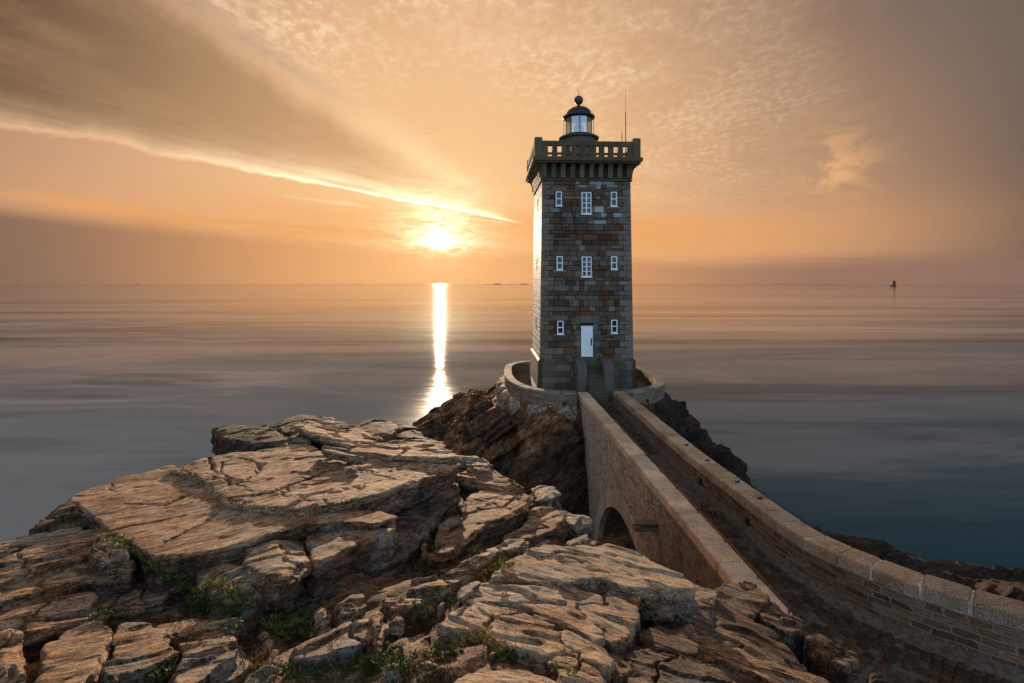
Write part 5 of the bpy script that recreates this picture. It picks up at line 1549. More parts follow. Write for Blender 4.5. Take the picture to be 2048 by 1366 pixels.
S('rock_slab', 'orange lichened tongue of rock at the front edge of the sloping slab', [(600, 1060), (690, 1046), (770, 1040), (806, 1048), (800, 1066), (740, 1082), (680, 1110), (635, 1130), (612, 1112), (612, 1082)], (700, 1075), 8.6, (-.08, -.22), .45, 'rock_lichen', grain=60, under=.12, edge=.06, dome=.06)
S('boulder', 'grey and orange lichened rounded lump at the front of the sloping slab', [(488, 1078), (545, 1064), (596, 1072), (616, 1092), (610, 1122), (580, 1150), (520, 1142), (490, 1112)], (555, 1105), 7.7, (-.06, -.28), .45, 'rock_lichen', grain=55, under=.05, edge=.06, dome=.12)
S('boulder', 'white edged lichened rock below the rounded lump', [(405, 1130), (450, 1122), (520, 1134), (566, 1146), (556, 1166), (510, 1186), (465, 1184), (425, 1168)], (490, 1152), 7.1, (-.04, -.22), .45, 'rock_lichen', grain=40, edge=.06, dome=.10)
S('rock_slab', 'dark leaning plate under the lichened tongue', [(610, 1160), (670, 1132), (740, 1108), (800, 1090), (846, 1074), (836, 1102), (780, 1150), (730, 1186), (660, 1200), (620, 1186)], (720, 1148), 8.4, (-.16, -.16), .5, 'rock_shadowside', grain=60, under=.25, edge=.06)
S('stone', 'dark block leaning in the deep gully below the overhang', [(505, 1205), (560, 1192), (620, 1180), (664, 1168), (668, 1188), (620, 1204), (560, 1214), (510, 1216)], (590, 1196), 7.2, (-.12, -.2), .22, 'rock_shadowside', grain=40, edge=.05)
# left ledges
S('rock_slab', 'long pale ledge at the far left edge by the water', [(-30, 1092), (20, 1078), (90, 1062), (146, 1049), (158, 1062), (120, 1074), (60, 1090), (20, 1106), (-30, 1116)], (60, 1080), 7.7, (-.02, -.10), .5, 'rock_grey', grain=40, under=.08, edge=.05)
S('rock_slab', 'cracked brown ledge below the long pale ledge at far left', [(-30, 1132), (40, 1104), (110, 1078), (165, 1062), (195, 1058), (200, 1082), (195, 1106), (140, 1122), (70, 1146), (-30, 1186)], (90, 1110), 7.2, (-.04, -.10), .34, 'rock', grain=40, under=.06, edge=.05, flake=.05)
S('stone', 'squarish pale block beside the mossy crack at left', [(200, 1062), (228, 1062), (250, 1082), (262, 1100), (232, 1104), (196, 1104), (192, 1082)], (225, 1086), 7.3, (-.05, -.10), .3, 'rock', grain=40, edge=.03)
S('rock_slab', 'brown ledge with a rounded right end above the gully plants', [(-30, 1196), (50, 1162), (120, 1134), (196, 1112), (262, 1110), (280, 1120), (276, 1140), (230, 1146), (170, 1156), (100, 1186), (30, 1206), (-30, 1222)], (120, 1160), 6.7, (-.05, -.14), .36, 'rock', grain=38, under=.05, edge=.05)
S('rock_slab', 'low brown ledge left of the square step', [(-30, 1236), (40, 1212), (110, 1196), (180, 1190), (196, 1206), (180, 1222), (110, 1236), (40, 1252), (-30, 1262)], (90, 1220), 6.1, (-.03, -.15), .34, 'rock', grain=30, edge=.06)
S('stone', 'squarish brown step of rock beside a green tuft at left', [(203, 1188), (240, 1180), (288, 1178), (290, 1200), (286, 1222), (240, 1224), (208, 1214)], (248, 1200), 6.4, (-.02, -.16), .3, 'rock', grain=30, edge=.025, rnd=.02)
S('stone', 'grey wedge of rock right of the square step', [(296, 1180), (336, 1178), (350, 1188), (330, 1200), (296, 1206)], (318, 1190), 6.6, (-.02, -.16), .25, 'rock_grey', grain=30, edge=.03)
S('rock_slab', 'narrow brown rib running under the square step', [(30, 1256), (110, 1240), (200, 1228), (232, 1232), (200, 1244), (120, 1258), (40, 1276)], (120, 1250), 5.7, (-.02, -.2), .3, 'rock', grain=25, edge=.05)
S('rock_slab', 'brown hummock at the lower left corner', [(-30, 1290), (10, 1276), (50, 1270), (78, 1296), (70, 1340), (40, 1380), (-30, 1385)], (20, 1325), 4.9, (-.02, -.22), .5, 'rock', grain=40, edge=.07, dome=.08)
S('rock_slab', 'tan slab with a ragged right edge along the lower left', [(92, 1292), (130, 1262), (200, 1246), (228, 1252), (232, 1272), (222, 1296), (208, 1316), (202, 1340), (150, 1385), (60, 1390), (84, 1340)], (150, 1312), 5.0, (.0, -.26), .4, 'rock', grain=48, edge=.05, flake=.04)
S('rock_slab', 'tan and grey lichened slab between two open joints at lower left', [(236, 1256), (290, 1246), (336, 1256), (354, 1276), (360, 1304), (320, 1326), (270, 1346), (214, 1375), (208, 1346), (222, 1306)], (290, 1300), 5.2, (-.02, -.26), .4, 'rock_lichen', grain=48, edge=.05, flake=.05)
S('rock_slab', 'pale tan tongue pointing right above the gully moss', [(332, 1250), (390, 1242), (466, 1240), (474, 1252), (452, 1270), (420, 1290), (376, 1294), (352, 1268)], (405, 1264), 5.8, (-.03, -.22), .34, 'rock', grain=40, edge=.05)
S('rock_slab', 'grey lichened slab with a blunt right end at lower left', [(372, 1316), (420, 1292), (470, 1270), (490, 1268), (496, 1292), (494, 1318), (450, 1342), (400, 1366), (350, 1392), (330, 1380), (350, 1346)], (430, 1320), 5.1, (-.04, -.28), .42, 'rock_grey', grain=48, edge=.05, flake=.05)
S('boulder', 'dark lichened boulder at the bottom edge left of the grass', [(498, 1352), (520, 1338), (548, 1336), (556, 1350), (540, 1378), (500, 1392), (490, 1372)], (525, 1358), 4.85, (.0, -.25), .3, 'rock_grey', edge=.03, dome=.07)
# middle gully
S('stone', 'dark broken stone beside the tan tongue', [(476, 1246), (500, 1238), (510, 1252), (500, 1268), (478, 1270)], (492, 1254), 5.9, (.0, -.2), .25, 'rock_grey', edge=.03, dome=.04)
S('stone', 'pale rounded stone in the middle of the mossy gully', [(512, 1276), (532, 1266), (550, 1284), (548, 1298), (526, 1300)], (532, 1284), 5.6, (.05, -.22), .22, 'rock_grey', edge=.03, dome=.05)
S('rock_slab', 'long grey lichened rib rising to the right across the gully', [(596, 1298), (650, 1280), (692, 1256), (734, 1244), (744, 1258), (738, 1282), (716, 1300), (660, 1314), (612, 1314)], (675, 1282), 5.7, (-.04, -.26), .38, 'rock_grey', grain=42, under=-.02, edge=.05, flake=.04)
S('stone', 'blunt grey stone at the lower end of the long lichened rib', [(530, 1312), (560, 1298), (596, 1292), (614, 1302), (606, 1322), (574, 1334), (540, 1330)], (572, 1312), 5.3, (-.02, -.24), .3, 'rock_grey', grain=40, edge=.04, dome=.04)
S('boulder', 'brown cracked boulder at the upper end of the long lichened rib', [(738, 1240), (756, 1232), (774, 1240), (772, 1268), (766, 1288), (744, 1282)], (757, 1258), 5.9, (-.08, -.28), .36, 'rock', edge=.04, dome=.06)
S('stone', 'small brown stone on the right shoulder of the cracked boulder', [(772, 1238), (792, 1230), (806, 1238), (800, 1254), (778, 1254)], (788, 1242), 6.1, (-.05, -.2), .22, 'rock', edge=.03, dome=.04)
S('stone', 'pair of dark round stones leaning under the overhang', [(628, 1222), (644, 1212), (660, 1218), (662, 1234), (644, 1242), (630, 1236)], (645, 1228), 6.9, (.0, -.2), .28, 'rock_grey', edge=.03, dome=.05)
S('stone', 'smooth blue grey stone at the foot of the overhang', [(666, 1212), (700, 1190), (730, 1190), (734, 1206), (712, 1226), (680, 1230)], (700, 1208), 7.1, (-.06, -.2), .32, 'rock_grey', edge=.03, dome=.06)
S('stone', 'flat grey fragment under the brown boulder with a pointed corner', [(768, 1296), (800, 1284), (832, 1274), (842, 1280), (820, 1302), (800, 1316), (776, 1312)], (803, 1296), 5.6, (-.05, -.22), .14, 'rock_grey', edge=.03)
S('rock_slab', 'grey and ochre streaked slab in the middle of the gully', [(862, 1158), (900, 1148), (944, 1150), (950, 1158), (920, 1174), (880, 1184), (838, 1190), (800, 1186), (820, 1170)], (885, 1168), 7.7, (-.05, -.2), .26, 'rock_lichen', grain=35, edge=.05)
S('rock_slab', 'low dark rib below the grey and ochre slab', [(756, 1200), (800, 1194), (850, 1198), (864, 1204), (830, 1214), (780, 1216)], (808, 1205), 6.9, (-.05, -.2), .22, 'rock', grain=25, edge=.04)
S('rock_slab', 'thin brown blade of rock lying over a black gap', [(900, 1148), (930, 1134), (962, 1118), (978, 1114), (978, 1122), (950, 1140), (920, 1150)], (940, 1132), 8.5, (-.08, -.2), .12, 'rock', grain=42, edge=.02, warp=.05)
S('rock_slab', 'narrow grey rib along the left edge of the whaleback', [(926, 1176), (950, 1162), (955, 1166), (940, 1182), (928, 1188)], (940, 1175), 7.4, (-.05, -.2), .25, 'rock_grey', grain=50, edge=.03, warp=.05)
S('stone', 'round dark pebble beside the whaleback', [(872, 1216), (884, 1206), (892, 1210), (890, 1222), (878, 1226)], (882, 1216), 6.7, (0, -.2), .16, 'rock_grey', edge=.02, dome=.04, warp=.03)
S('stone', 'grey pebble beside the yellow tuft near the bottom', [(976, 1308), (988, 1302), (994, 1310), (988, 1320), (976, 1318)], (984, 1311), 5.5, (0, -.2), .14, 'rock_grey', edge=.02, dome=.04, warp=.03)
S('stone', 'flat pale stone at the bottom edge right of the grass', [(770, 1336), (792, 1332), (804, 1338), (796, 1350), (772, 1350)], (786, 1342), 4.95, (0, -.2), .14, 'rock_grey', edge=.02, dome=.04, warp=.03)
S('stone', 'low brown hump of rock at the bottom centre', [(820, 1330), (850, 1318), (872, 1328), (870, 1344), (830, 1346)], (848, 1334), 5.1, (0, -.2), .2, 'rock', edge=.03, dome=.06)
S('stone', 'broad dark stone in the earthy hollow before the whaleback', [(862, 1282), (886, 1270), (930, 1272), (936, 1290), (900, 1302), (866, 1300)], (898, 1286), 5.8, (0, -.22), .22, 'rock', edge=.04, dome=.05)
# middle distance, towards the bridge
S('rock_slab', 'long brown slab with a sharp shadowed front edge in mid picture', [(935, 988), (985, 976), (1035, 980), (1062, 990), (1056, 1008), (1026, 1026), (982, 1044), (950, 1062), (915, 1100), (880, 1112), (860, 1108), (880, 1080), (925, 1048), (932, 1030), (928, 1010)], (985, 1014), 12.4, (-.08, -.14), .85, 'rock_warm', grain=50, scarp=.4, under=.12, edge=.05, top_rough=.02, cracks=(([(960, 1018), (1010, 1012), (1032, 996)], .05, .07),))
S('rock_slab', 'ragged brown plate left of the long brown slab', [(862, 1060), (890, 1035), (925, 1014), (936, 1028), (948, 1034), (920, 1050), (886, 1078), (864, 1084)], (900, 1050), 11.4, (-.10, -.15), .4, 'rock', grain=50, under=.1, edge=.06)
S('rock_slab', 'low brown rock tucked under the plate at the foot of the overhang', [(846, 1106), (880, 1096), (914, 1086), (918, 1094), (886, 1116), (862, 1126), (846, 1124)], (882, 1106), 9.8, (-.08, -.16), .3, 'rock_warm', grain=45, edge=.05)
S('boulder', 'rounded orange boulder at the foot of the grey lower mass', [(838, 1084), (850, 1076), (860, 1086), (858, 1104), (846, 1116), (834, 1108)], (848, 1096), 9.6, (-.05, -.2), .4, 'rock_warm', edge=.04, dome=.06)
S('boulder', 'grey blue boulder with a vertical notch above the dark gully', [(1058, 976), (1082, 970), (1108, 972), (1114, 986), (1100, 996), (1070, 998)], (1086, 982), 14.8, (-.02, -.12), .75, 'rock_grey', edge=.05, dome=.05)
S('rock_slab', 'broad brown shelf running to the foot of the bridge wall', [(1062, 1014), (1085, 1006), (1110, 1020), (1140, 1032), (1126, 1052), (1110, 1062), (1060, 1080), (1010, 1090), (1000, 1070), (1050, 1040)], (1075, 1046), 12.4, (-.10, -.14), .6, 'rock_warm', grain=45, edge=.06)
S('boulder', 'angular grey block beside the bridge wall', [(1108, 1024), (1140, 1028), (1178, 1036), (1180, 1042), (1160, 1056), (1140, 1052), (1120, 1044)], (1145, 1040), 14.2, (-.10, -.12), .9, 'rock_grey', edge=.04)
S('boulder', 'rounded brown boulder at the bottom corner of the arch', [(1128, 1086), (1150, 1072), (1172, 1068), (1182, 1080), (1178, 1094), (1146, 1096)], (1156, 1082), 11.8, (-.05, -.15), .5, 'rock_grey', edge=.04, dome=.08)
S('rock_slab', 'flat grey capped rock right of the main slab tip', [(926, 930), (950, 922), (980, 926), (988, 938), (962, 942), (932, 938)], (956, 932), 15.4, (-.06, -.12), .35, 'rock_grey', grain=10, edge=.05, dome=.04)
S('rock_slab', 'layered brown rock below the grey capped rock', [(910, 950), (930, 940), (985, 944), (1020, 956), (1042, 970), (1000, 972), (950, 962)], (970, 956), 14.6, (-.08, -.12), .5, 'rock_warm', grain=5, edge=.10, layers=.09)
S('rock_slab', 'chain of small dark ledges behind the grey capped rock', [(900, 914), (926, 908), (955, 912), (975, 920), (1000, 938), (978, 932), (940, 924), (912, 922)], (940, 917), 16.6, (-.06, -.12), .5, 'rock_grey', grain=5, edge=.10, layers=.09)
S('stone', 'small brown stone under the tip of the main slab', [(912, 970), (936, 960), (950, 972), (940, 984), (918, 984)], (930, 974), 13.6, (-.04, -.12), .35, 'rock_warm', edge=.05, dome=.05)
S('stone', 'dark knob of rock below the overhang tip', [(914, 1000), (926, 992), (932, 1002), (926, 1014), (914, 1012)], (922, 1003), 12.4, (0, -.12), .3, 'rock_warm', edge=.03, dome=.05)
S('rock_slab', 'grey green lichened shelf in the shadow of the long brown slab', [(975, 1096), (1010, 1080), (1046, 1078), (1040, 1090), (1010, 1102), (985, 1108)], (1010, 1092), 10.4, (-.08, -.16), .25, 'rock_grey', grain=40, edge=.04)
S('stone', 'dark lichened stone on top of the whaleback by the shelf', [(1066, 1088), (1084, 1076), (1100, 1080), (1090, 1092), (1072, 1098)], (1082, 1086), 10.6, (-.08, -.16), .2, 'rock_grey', grain=40, edge=.03, dome=.03)
# the whaleback in the lower middle, stepping down to the right
S('rock_slab', 'broad tan crest of the whaleback in front of the arch', [(1000, 1126), (1040, 1102), (1082, 1086), (1140, 1094), (1182, 1092), (1214, 1086), (1262, 1098), (1300, 1114), (1340, 1134), (1392, 1166), (1404, 1184), (1350, 1186), (1300, 1180), (1252, 1176), (1214, 1158), (1170, 1162), (1145, 1168), (1090, 1164), (1040, 1160), (1000, 1158), (962, 1160)], (1150, 1132), 8.7, (-.13, -.16), .45, 'rock_tan', grain=-25, scarp=.6, under=.04, edge=.05, flake=.035, cracks=(([(1080, 1116), (1120, 1104), (1175, 1112), (1195, 1116)], .05, .06),))
S('rock_slab', 'tan second step of the whaleback with a hooked right end', [(1060, 1176), (1130, 1176), (1180, 1190), (1230, 1180), (1268, 1176), (1276, 1196), (1274, 1214), (1278, 1236), (1266, 1262), (1258, 1276), (1238, 1284), (1208, 1264), (1176, 1236), (1140, 1216), (1094, 1200)], (1190, 1220), 7.4, (-.12, -.18), .40, 'rock_tan', grain=-30, under=.06, edge=.05, flake=.04)
S('rock_slab', 'tan left shoulder of the whaleback cut by a straight joint', [(940, 1180), (968, 1162), (1040, 1172), (1096, 1178), (1126, 1194), (1132, 1208), (1090, 1206), (1040, 1204), (960, 1206), (920, 1206)], (1020, 1188), 7.5, (-.09, -.18), .34, 'rock_tan', grain=-20, under=.03, edge=.04, flake=.03)
S('rock_slab', 'long tan tongue of the whaleback running down to the right', [(1040, 1206), (1100, 1206), (1150, 1214), (1190, 1240), (1214, 1264), (1214, 1276), (1196, 1284), (1160, 1262), (1120, 1250), (1080, 1240)], (1130, 1236), 6.8, (-.10, -.2), .36, 'rock_tan', grain=-35, under=.05, edge=.045, flake=.03)
S('rock_slab', 'large tan and white lichened front of the whaleback', [(872, 1256), (900, 1222), (940, 1206), (1000, 1208), (1050, 1222), (1100, 1246), (1124, 1266), (1132, 1288), (1120, 1304), (1090, 1312), (1050, 1300), (1000, 1288), (970, 1268), (930, 1260), (890, 1262)], (1010, 1250), 6.4, (-.07, -.24), .5, 'rock_tan', grain=-25, scarp=.55, under=.03, edge=.05, flake=.03, cracks=(([(912, 1234), (950, 1200), (990, 1168)], .022, .06),))
S('rock_slab', 'tan finger of rock ending in a white lichened knob', [(1118, 1262), (1150, 1264), (1190, 1290), (1216, 1300), (1230, 1322), (1224, 1342), (1204, 1346), (1176, 1330), (1146, 1304), (1130, 1290)], (1180, 1302), 6.0, (-.09, -.22), .36, 'rock_tan', grain=-38, edge=.045, dome=.04)
S('rock_slab', 'pointed tan wedge below the white knobbed finger', [(1112, 1312), (1132, 1296), (1160, 1316), (1196, 1340), (1208, 1356), (1170, 1358), (1124, 1346), (1100, 1336)], (1150, 1334), 5.6, (-.06, -.22), .3, 'rock_tan', grain=-30, edge=.035)
S('rock_slab', 'tan rounded rock along the bottom edge right of centre', [(908, 1352), (950, 1336), (1010, 1330), (1062, 1334), (1104, 1348), (1120, 1372), (1060, 1396), (940, 1396), (900, 1376)], (1010, 1358), 4.95, (-.02, -.24), .35, 'rock_tan', grain=-20, edge=.04, dome=.05)
S('rock_slab', 'tan low rock at the bottom edge beside the pointed wedge', [(1116, 1350), (1160, 1350), (1216, 1366), (1240, 1392), (1120, 1396)], (1170, 1370), 5.0, (-.05, -.24), .3, 'rock_tan', grain=-25, edge=.04)
# right flank, in the tower's shade
S('rock_slab', 'dark grey green flank of rock right of the crest', [(1276, 1184), (1340, 1160), (1392, 1166), (1440, 1186), (1424, 1206), (1380, 1212), (1330, 1208), (1290, 1204)], (1356, 1188), 8.9, (-.15, -.16), .5, 'rock_grey', grain=-25, edge=.06)
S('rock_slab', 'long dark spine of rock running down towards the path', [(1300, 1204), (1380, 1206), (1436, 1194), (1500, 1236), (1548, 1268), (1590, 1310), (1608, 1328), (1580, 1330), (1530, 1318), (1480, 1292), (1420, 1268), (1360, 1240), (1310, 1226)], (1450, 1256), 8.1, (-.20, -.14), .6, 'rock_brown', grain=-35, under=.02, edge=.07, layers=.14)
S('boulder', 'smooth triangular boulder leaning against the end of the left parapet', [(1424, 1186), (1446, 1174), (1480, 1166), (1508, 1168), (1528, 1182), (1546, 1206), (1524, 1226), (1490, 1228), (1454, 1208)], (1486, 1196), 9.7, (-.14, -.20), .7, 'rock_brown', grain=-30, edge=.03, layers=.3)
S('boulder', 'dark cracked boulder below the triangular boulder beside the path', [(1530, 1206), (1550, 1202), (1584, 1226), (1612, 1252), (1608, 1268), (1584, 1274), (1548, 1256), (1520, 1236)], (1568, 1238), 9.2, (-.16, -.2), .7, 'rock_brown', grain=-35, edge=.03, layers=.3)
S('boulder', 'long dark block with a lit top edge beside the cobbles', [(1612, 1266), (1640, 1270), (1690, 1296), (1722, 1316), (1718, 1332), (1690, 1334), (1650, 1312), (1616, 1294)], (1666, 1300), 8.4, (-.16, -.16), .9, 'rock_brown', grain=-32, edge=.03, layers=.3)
S('stone', 'small brown stone at the bottom edge beside the cobbles', [(1730, 1346), (1752, 1340), (1780, 1350), (1780, 1372), (1736, 1372)], (1756, 1356), 8.4, (-.1, -.16), .5, 'rock_brown', edge=.04, dome=.06)
S('rock_slab', 'brown lower shelf of rock right of the hooked step', [(1270, 1256), (1320, 1248), (1370, 1262), (1410, 1290), (1404, 1312), (1340, 1304), (1290, 1290), (1262, 1274)], (1335, 1280), 7.0, (-.14, -.2), .45, 'rock_brown', grain=-30, edge=.07)
S('rock_slab', 'warm brown ridge along the bottom right of the rocks', [(1400, 1292), (1450, 1284), (1520, 1310), (1590, 1330), (1650, 1356), (1690, 1390), (1560, 1396), (1480, 1350), (1420, 1320)], (1520, 1336), 7.0, (-.16, -.18), .5, 'rock_warm', grain=-30, edge=.07)
S('rock_slab', 'knobbly brown and white rock at the bottom below the shelf', [(1250, 1300), (1300, 1296), (1360, 1310), (1430, 1328), (1490, 1366), (1480, 1396), (1340, 1396), (1270, 1360), (1240, 1330)], (1360, 1345), 6.1, (-.10, -.22), .5, 'rock_brown', grain=-28, edge=.08, flake=.06)
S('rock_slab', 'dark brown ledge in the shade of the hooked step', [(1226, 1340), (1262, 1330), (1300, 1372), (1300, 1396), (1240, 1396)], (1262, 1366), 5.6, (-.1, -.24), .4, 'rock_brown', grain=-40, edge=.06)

# slanting ledges of the islet's left flank
for lab, ol, an, d in (
    ('lowest slanting ledge of the islet touching the sun glitter', [(826, 856), (850, 842), (885, 828), (915, 824), (905, 836), (870, 850), (840, 862)], (868, 842), 40.0),
    ('second slanting ledge of the islet above the glitter', [(862, 866), (900, 846), (940, 815), (966, 800), (984, 800), (960, 824), (925, 850), (890, 872)], (922, 836), 38.5),
    ('third slanting ledge of the islet with a lit edge', [(884, 886), (930, 850), (965, 826), (1000, 804), (1004, 818), (975, 846), (940, 874), (905, 896)], (946, 850), 37.0),
    ('fourth slanting ledge of the islet over the dark hollow', [(925, 896), (960, 862), (990, 836), (1010, 822), (1012, 842), (990, 868), (955, 902)], (968, 862), 35.5)):
    S('rock_slab', lab, ol, an, d, (.62, -.42), 1.1, 'rock_mound', grain=25, edge=.16, layers=.30, warp=.35, top_rough=.10, res=.07)

S('boulder', 'dark green mossy rock face sloping to the water at the far left', [(60, 1066), (92, 1040), (124, 1012), (148, 994), (166, 1010), (196, 1040), (160, 1050), (110, 1058)], (128, 1032), 8.75, (.05, -.10), .9, 'rock_moss', grain=60, edge=.06, flare=.5, res=.035)

# ------------------------------------------------------------------ plants in the joints and the gully
bpy.context.view_layer.update()
_dg = bpy.context.evaluated_depsgraph_get()
def ground_at(px, py):
    r = ray(px, py).normalized()
    ok, loc, nor, idx, ob, mx = SC.ray_cast(_dg, Vector((0, 0, CAMZ)), r, distance=60)
    return (loc.copy(), nor.copy()) if ok else (None, None)

m, nt, b = new_mat('fleshy_leaf'); M['leaf'] = m
c = attr(nt, 'stone'); setin(nt, b, 'Base Color', c); setin(nt, b, 'Roughness', .5)
b.inputs['Subsurface Weight'].default_value = 0.0
GREEN = [(.055, .080, .010), (.080, .105, .014), (.032, .046, .008), (.130, .135, .020)]
YELL = [(.36, .28, .035), (.28, .27, .033), (.45, .29, .045), (.13, .16, .022)]
GOLD = [(.46, .27, .05), (.54, .34, .07), (.34, .17, .035), (.24, .22, .035)]
BRN = [(.14, .065, .018), (.20, .11, .022), (.09, .05, .015), (.12, .10, .02)]

def leaf(mb, p, d, L, r, col):
    """one fleshy pointed leaf: a bent four sided spindle"""
    d = d.normalized(); a = d.orthogonal().normalized(); b_ = d.cross(a)
    up = Vector((0, 0, 1)); vs = []
    for t, k in ((0, .5), (.35, 1.0), (.75, .75)):
        q = p + d * L * t + up * L * .18 * t * t
        for s_ in range(4):
            an = math.pi / 2 * s_; vs.append(q + (a * math.cos(an) + b_ * math.sin(an) * .55) * r * k)
    vs.append(p + d * L + up * L * .18)
    fs = [(i * 4 + k, i * 4 + (k + 1) % 4, i * 4 + 4 + (k + 1) % 4, i * 4 + 4 + k) for i in range(2) for k in range(4)]
    fs += [(8 + k, 8 + (k + 1) % 4, 12) for k in range(4)]
    mb.add(vs, fs, col)

def tuft_mesh(pal, seed, n=16, R_=.11, stems=True):
    rng = random.Random(seed); mb = MB()
    for i in range(n):      # each stem carries a fan of leaves
        an = rng.uniform(0, 2 * math.pi); rr = R_ * math.sqrt(rng.random())
        p = Vector((rr * math.cos(an), rr * math.sin(an), -.01))
        d = Vector((math.cos(an) * rng.uniform(.1, .7), math.sin(an) * rng.uniform(.1, .7), 1)).normalized()
        H = rng.uniform(.03, .09); top = p + d * H; pc = rng.choice(pal)
        mb.tube([p, top], .003, 4, tuple(c_ * .6 for c_ in pc))
        for k in range(rng.randint(5, 9)):
            a2 = rng.uniform(0, 2 * math.pi); e = rng.uniform(.3, 1.3)
            dd = Vector((math.cos(a2), math.sin(a2), e)); q = p + d * H * rng.uniform(.45, 1.0)
            leaf(mb, q, dd, rng.uniform(.030, .065), rng.uniform(.0045, .0075), vary(rng, pc, .6, 1.35))
    me_o = mb.build('tuft', M['leaf'], None, cols=True)
    return me_o

PROTO = {k: [tuft_mesh(pal, 40 + i * 7 + j) for j in range(3)] for i, (k, pal) in enumerate((('g', GREEN), ('y', YELL + GREEN[:2]), ('o', GOLD), ('b', BRN)))}
PLANTS = [
    ('g', 1.5, 'green tuft at the far left edge above the water', None, [(128, 1042)]),
    ('g', 1.1, 'yellow tipped green tuft beside the square brown step', None, [(204, 1236)]),
    ('y', .8, 'yellow green tuft growing in the crack of the sloping slab', 'tufts in the slab crack', [(232, 1084), (248, 1092), (262, 1100), (276, 1106), (290, 1112)]),
    ('g', 1.0, 'green tuft in the dark corner below the sloping slab', 'tufts in the dark corner', [(322, 1128), (338, 1140), (352, 1150), (340, 1160), (360, 1164), (372, 1172)]),
    ('y', 1.2, 'golden green samphire bunch in front of the white edged rock', 'samphire bunches in front of the white edged rock', [(402, 1188), (422, 1182), (442, 1180), (458, 1192)]),
    ('g', 1.2, 'green samphire bunch at the left end of the gully', 'samphire bunches at the left end of the gully', [(386, 1206), (400, 1216), (420, 1210), (440, 1216), (456, 1222), (472, 1228), (462, 1206), (488, 1210), (410, 1230)]),
    ('g', 1.1, 'dark green bunch in the middle of the mossy gully', 'bunches in the mossy gully', [(556, 1252), (572, 1248), (590, 1242), (604, 1240), (618, 1250), (564, 1266), (582, 1262), (600, 1260), (616, 1270), (590, 1274)]),
    ('y', .9, 'yellow sprig in the mossy gully', 'yellow sprigs in the mossy gully', [(584, 1240), (622, 1268), (546, 1258)]),
    ('o', .9, 'golden sprig on top of the dark boulder at the bottom edge', None, [(524, 1332)]),
    ('g', 1.0, 'green tuft along the bottom edge', 'tufts along the bottom edge', [(590, 1342), (640, 1338), (700, 1340), (744, 1338)]),
    ('g', 1.1, 'bright green tuft at the bottom above the flat pale stone', 'bright tufts at the bottom', [(768, 1322), (784, 1328), (800, 1332)]),
    ('g', .9, 'small green tuft in the hollow left of the whaleback', 'tufts left of the whaleback', [(826, 1222), (842, 1218), (836, 1236), (896, 1206), (858, 1186), (850, 1140), (872, 1100), (880, 1094)]),
    ('y', .9, 'yellow sprig in the shade of the long brown slab', None, [(952, 1106)]),
    ('y', 1.1, 'yellow green bunch in the joint above the whaleback', 'bunches in the joint above the whaleback', [(962, 1156), (972, 1150), (986, 1142), (998, 1136), (1012, 1132)]),
    ('b', 1.1, 'brown dry bunch beside the thin blade of rock', 'dry bunches beside the blade of rock', [(990, 1126), (1004, 1120), (1016, 1114)]),
    ('b', 1.6, 'brown and yellow cushion on top of the brown shelf', 'cushions on the brown shelf', [(1026, 968), (1042, 970), (1058, 974)]),
    ('o', 1.0, 'golden sprig in the hollow before the whaleback', 'golden sprigs before the whaleback', [(926, 1280), (936, 1288), (950, 1282), (968, 1276), (986, 1284), (994, 1292), (1000, 1304)]),
    ('g', .9, 'low green tuft in the earthy hollow', 'tufts in the earthy hollow', [(884, 1310), (898, 1306), (912, 1304), (1010, 1318), (1024, 1324), (1036, 1316), (860, 1318)]),
    ('g', 1.1, 'green tuft in the shade right of the hooked step', 'tufts right of the hooked step', [(1284, 1216), (1292, 1226), (1302, 1230)]),
    ('y', .5, 'tiny yellow sprig in a joint of the whaleback', 'tiny sprigs on the whaleback', [(1008, 1194), (1016, 1212), (1114, 1340), (1144, 1348)]),
    ('g', .9, 'green sprig on the low left slabs', 'sprigs on the low left slabs', [(300, 1356), (316, 1350), (330, 1346), (36, 1104), (470, 1258)]),
]
_rg = random.Random(77); _used = set()
for kind, size, label, grp, pts in PLANTS:
    for (px, py) in pts:
        loc, nor = ground_at(px, py)
        if loc is None: continue
        j = _rg.randrange(3); src = PROTO[kind][j]
        o = src if (kind, j) not in _used else src.copy()
        if o is not src: COL.objects.link(o)
        _used.add((kind, j)); o.name = 'samphire'
        o.location = loc; o.rotation_euler = (_rg.uniform(-.2, .2), _rg.uniform(-.2, .2), _rg.uniform(0, 6.28))
        k = size * _rg.uniform(.75, 1.25); o.scale = (k, k, k * _rg.uniform(.85, 1.2))
        tag(o, label, 'plant', grp)
for k, lst in PROTO.items():
    for j, o in enumerate(lst):
        if (k, j) not in _used: bpy.data.objects.remove(o)

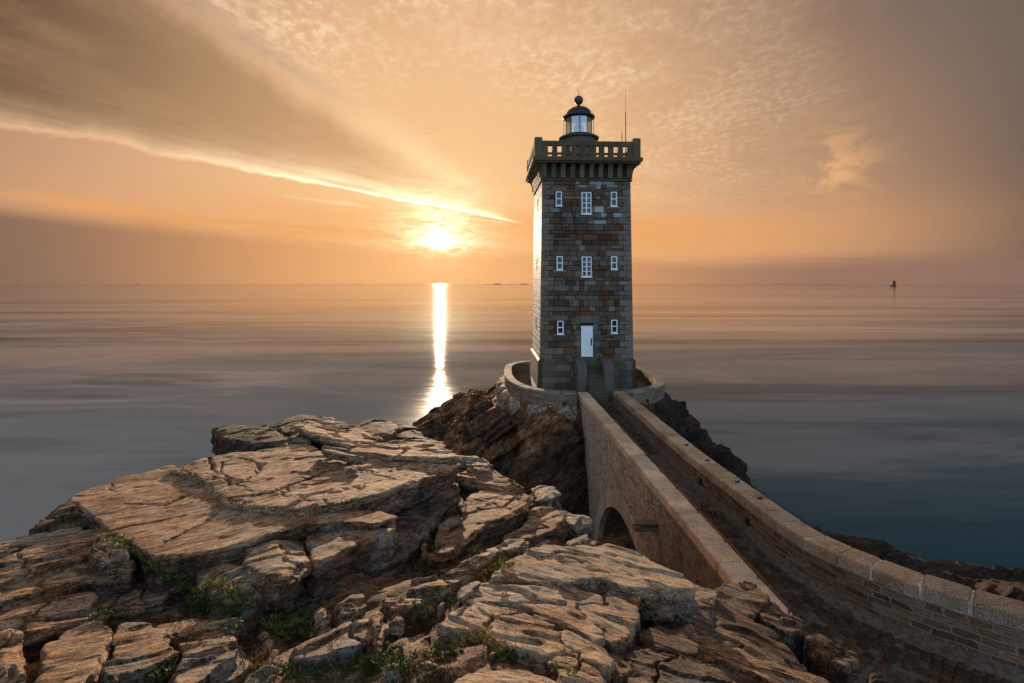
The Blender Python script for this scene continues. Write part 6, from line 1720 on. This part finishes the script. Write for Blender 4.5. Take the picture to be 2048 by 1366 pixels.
# moss and tiny plants too small to count, along the cracks and on the gully floor
def moss():
    rng = random.Random(5); mb = MB()
    lines = [([(350, 926), (372, 938), (398, 956), (420, 972), (440, 988), (452, 1002)], 9, BRN + YELL[:1]), ([(452, 1000), (470, 1006), (500, 1012)], 12, BRN),
             ([(505, 1014), (540, 1020), (580, 1022), (615, 1020), (640, 1018)], 6, GOLD + BRN), ([(640, 1014), (680, 1008), (720, 1000)], 6, GREEN + BRN),
             ([(190, 1050), (214, 1066), (236, 1086), (262, 1102), (290, 1116), (310, 1124)], 7, YELL + BRN), ([(150, 1048), (190, 1052)], 8, BRN + GREEN),
             ([(150, 1140), (200, 1150), (250, 1146)], 8, BRN), ([(930, 1164), (960, 1150), (1010, 1126)], 8, BRN + YELL), ([(985, 962), (1030, 968), (1066, 974)], 6, BRN + GOLD),
             ([(1000, 1120), (1026, 1112)], 6, GOLD)]
    def put(px, py, pal, n, sz):
        loc, nor = ground_at(px, py)
        if loc is None or loc.y > 22: return
        for k in range(n):
            d = (nor + Vector((rng.uniform(-.9, .9), rng.uniform(-.9, .9), rng.uniform(0, .6)))).normalized()
            q = loc + Vector((rng.uniform(-1, 1), rng.uniform(-1, 1), 0)) * sz * 1.4
            leaf(mb, q, d, sz * rng.uniform(.6, 1.4), sz * .22, vary(rng, rng.choice(pal), .5, 1.3))
    for pts, w, pal in lines:
        for (x0, y0), (x1, y1) in zip(pts, pts[1:]):
            n = int(max(abs(x1 - x0), abs(y1 - y0)) * 1.3)
            for i in range(n):
                t = rng.random(); put(x0 + (x1 - x0) * t + rng.gauss(0, w * .4), y0 + (y1 - y0) * t + rng.gauss(0, w * .35), pal, 4, .022)
    for i in range(700):     # gully floor
        px, py = rng.uniform(330, 680), rng.uniform(1160, 1300)
        put(px, py, GREEN[:3] + BRN[:1], 2, .018)
    for i in range(650):
        put(rng.uniform(480, 900), rng.uniform(1322, 1366), GREEN + BRN[:1], 3, .022)
    for i in range(500):
        put(rng.uniform(800, 1060), rng.uniform(1200, 1330), BRN + GREEN[:1], 2, .014)
    o = mb.build('moss', M['leaf'], None, cols=True); tag(o, 'moss and low creeping plants in the cracks and gully floor', 'moss', kind='stuff')
moss()
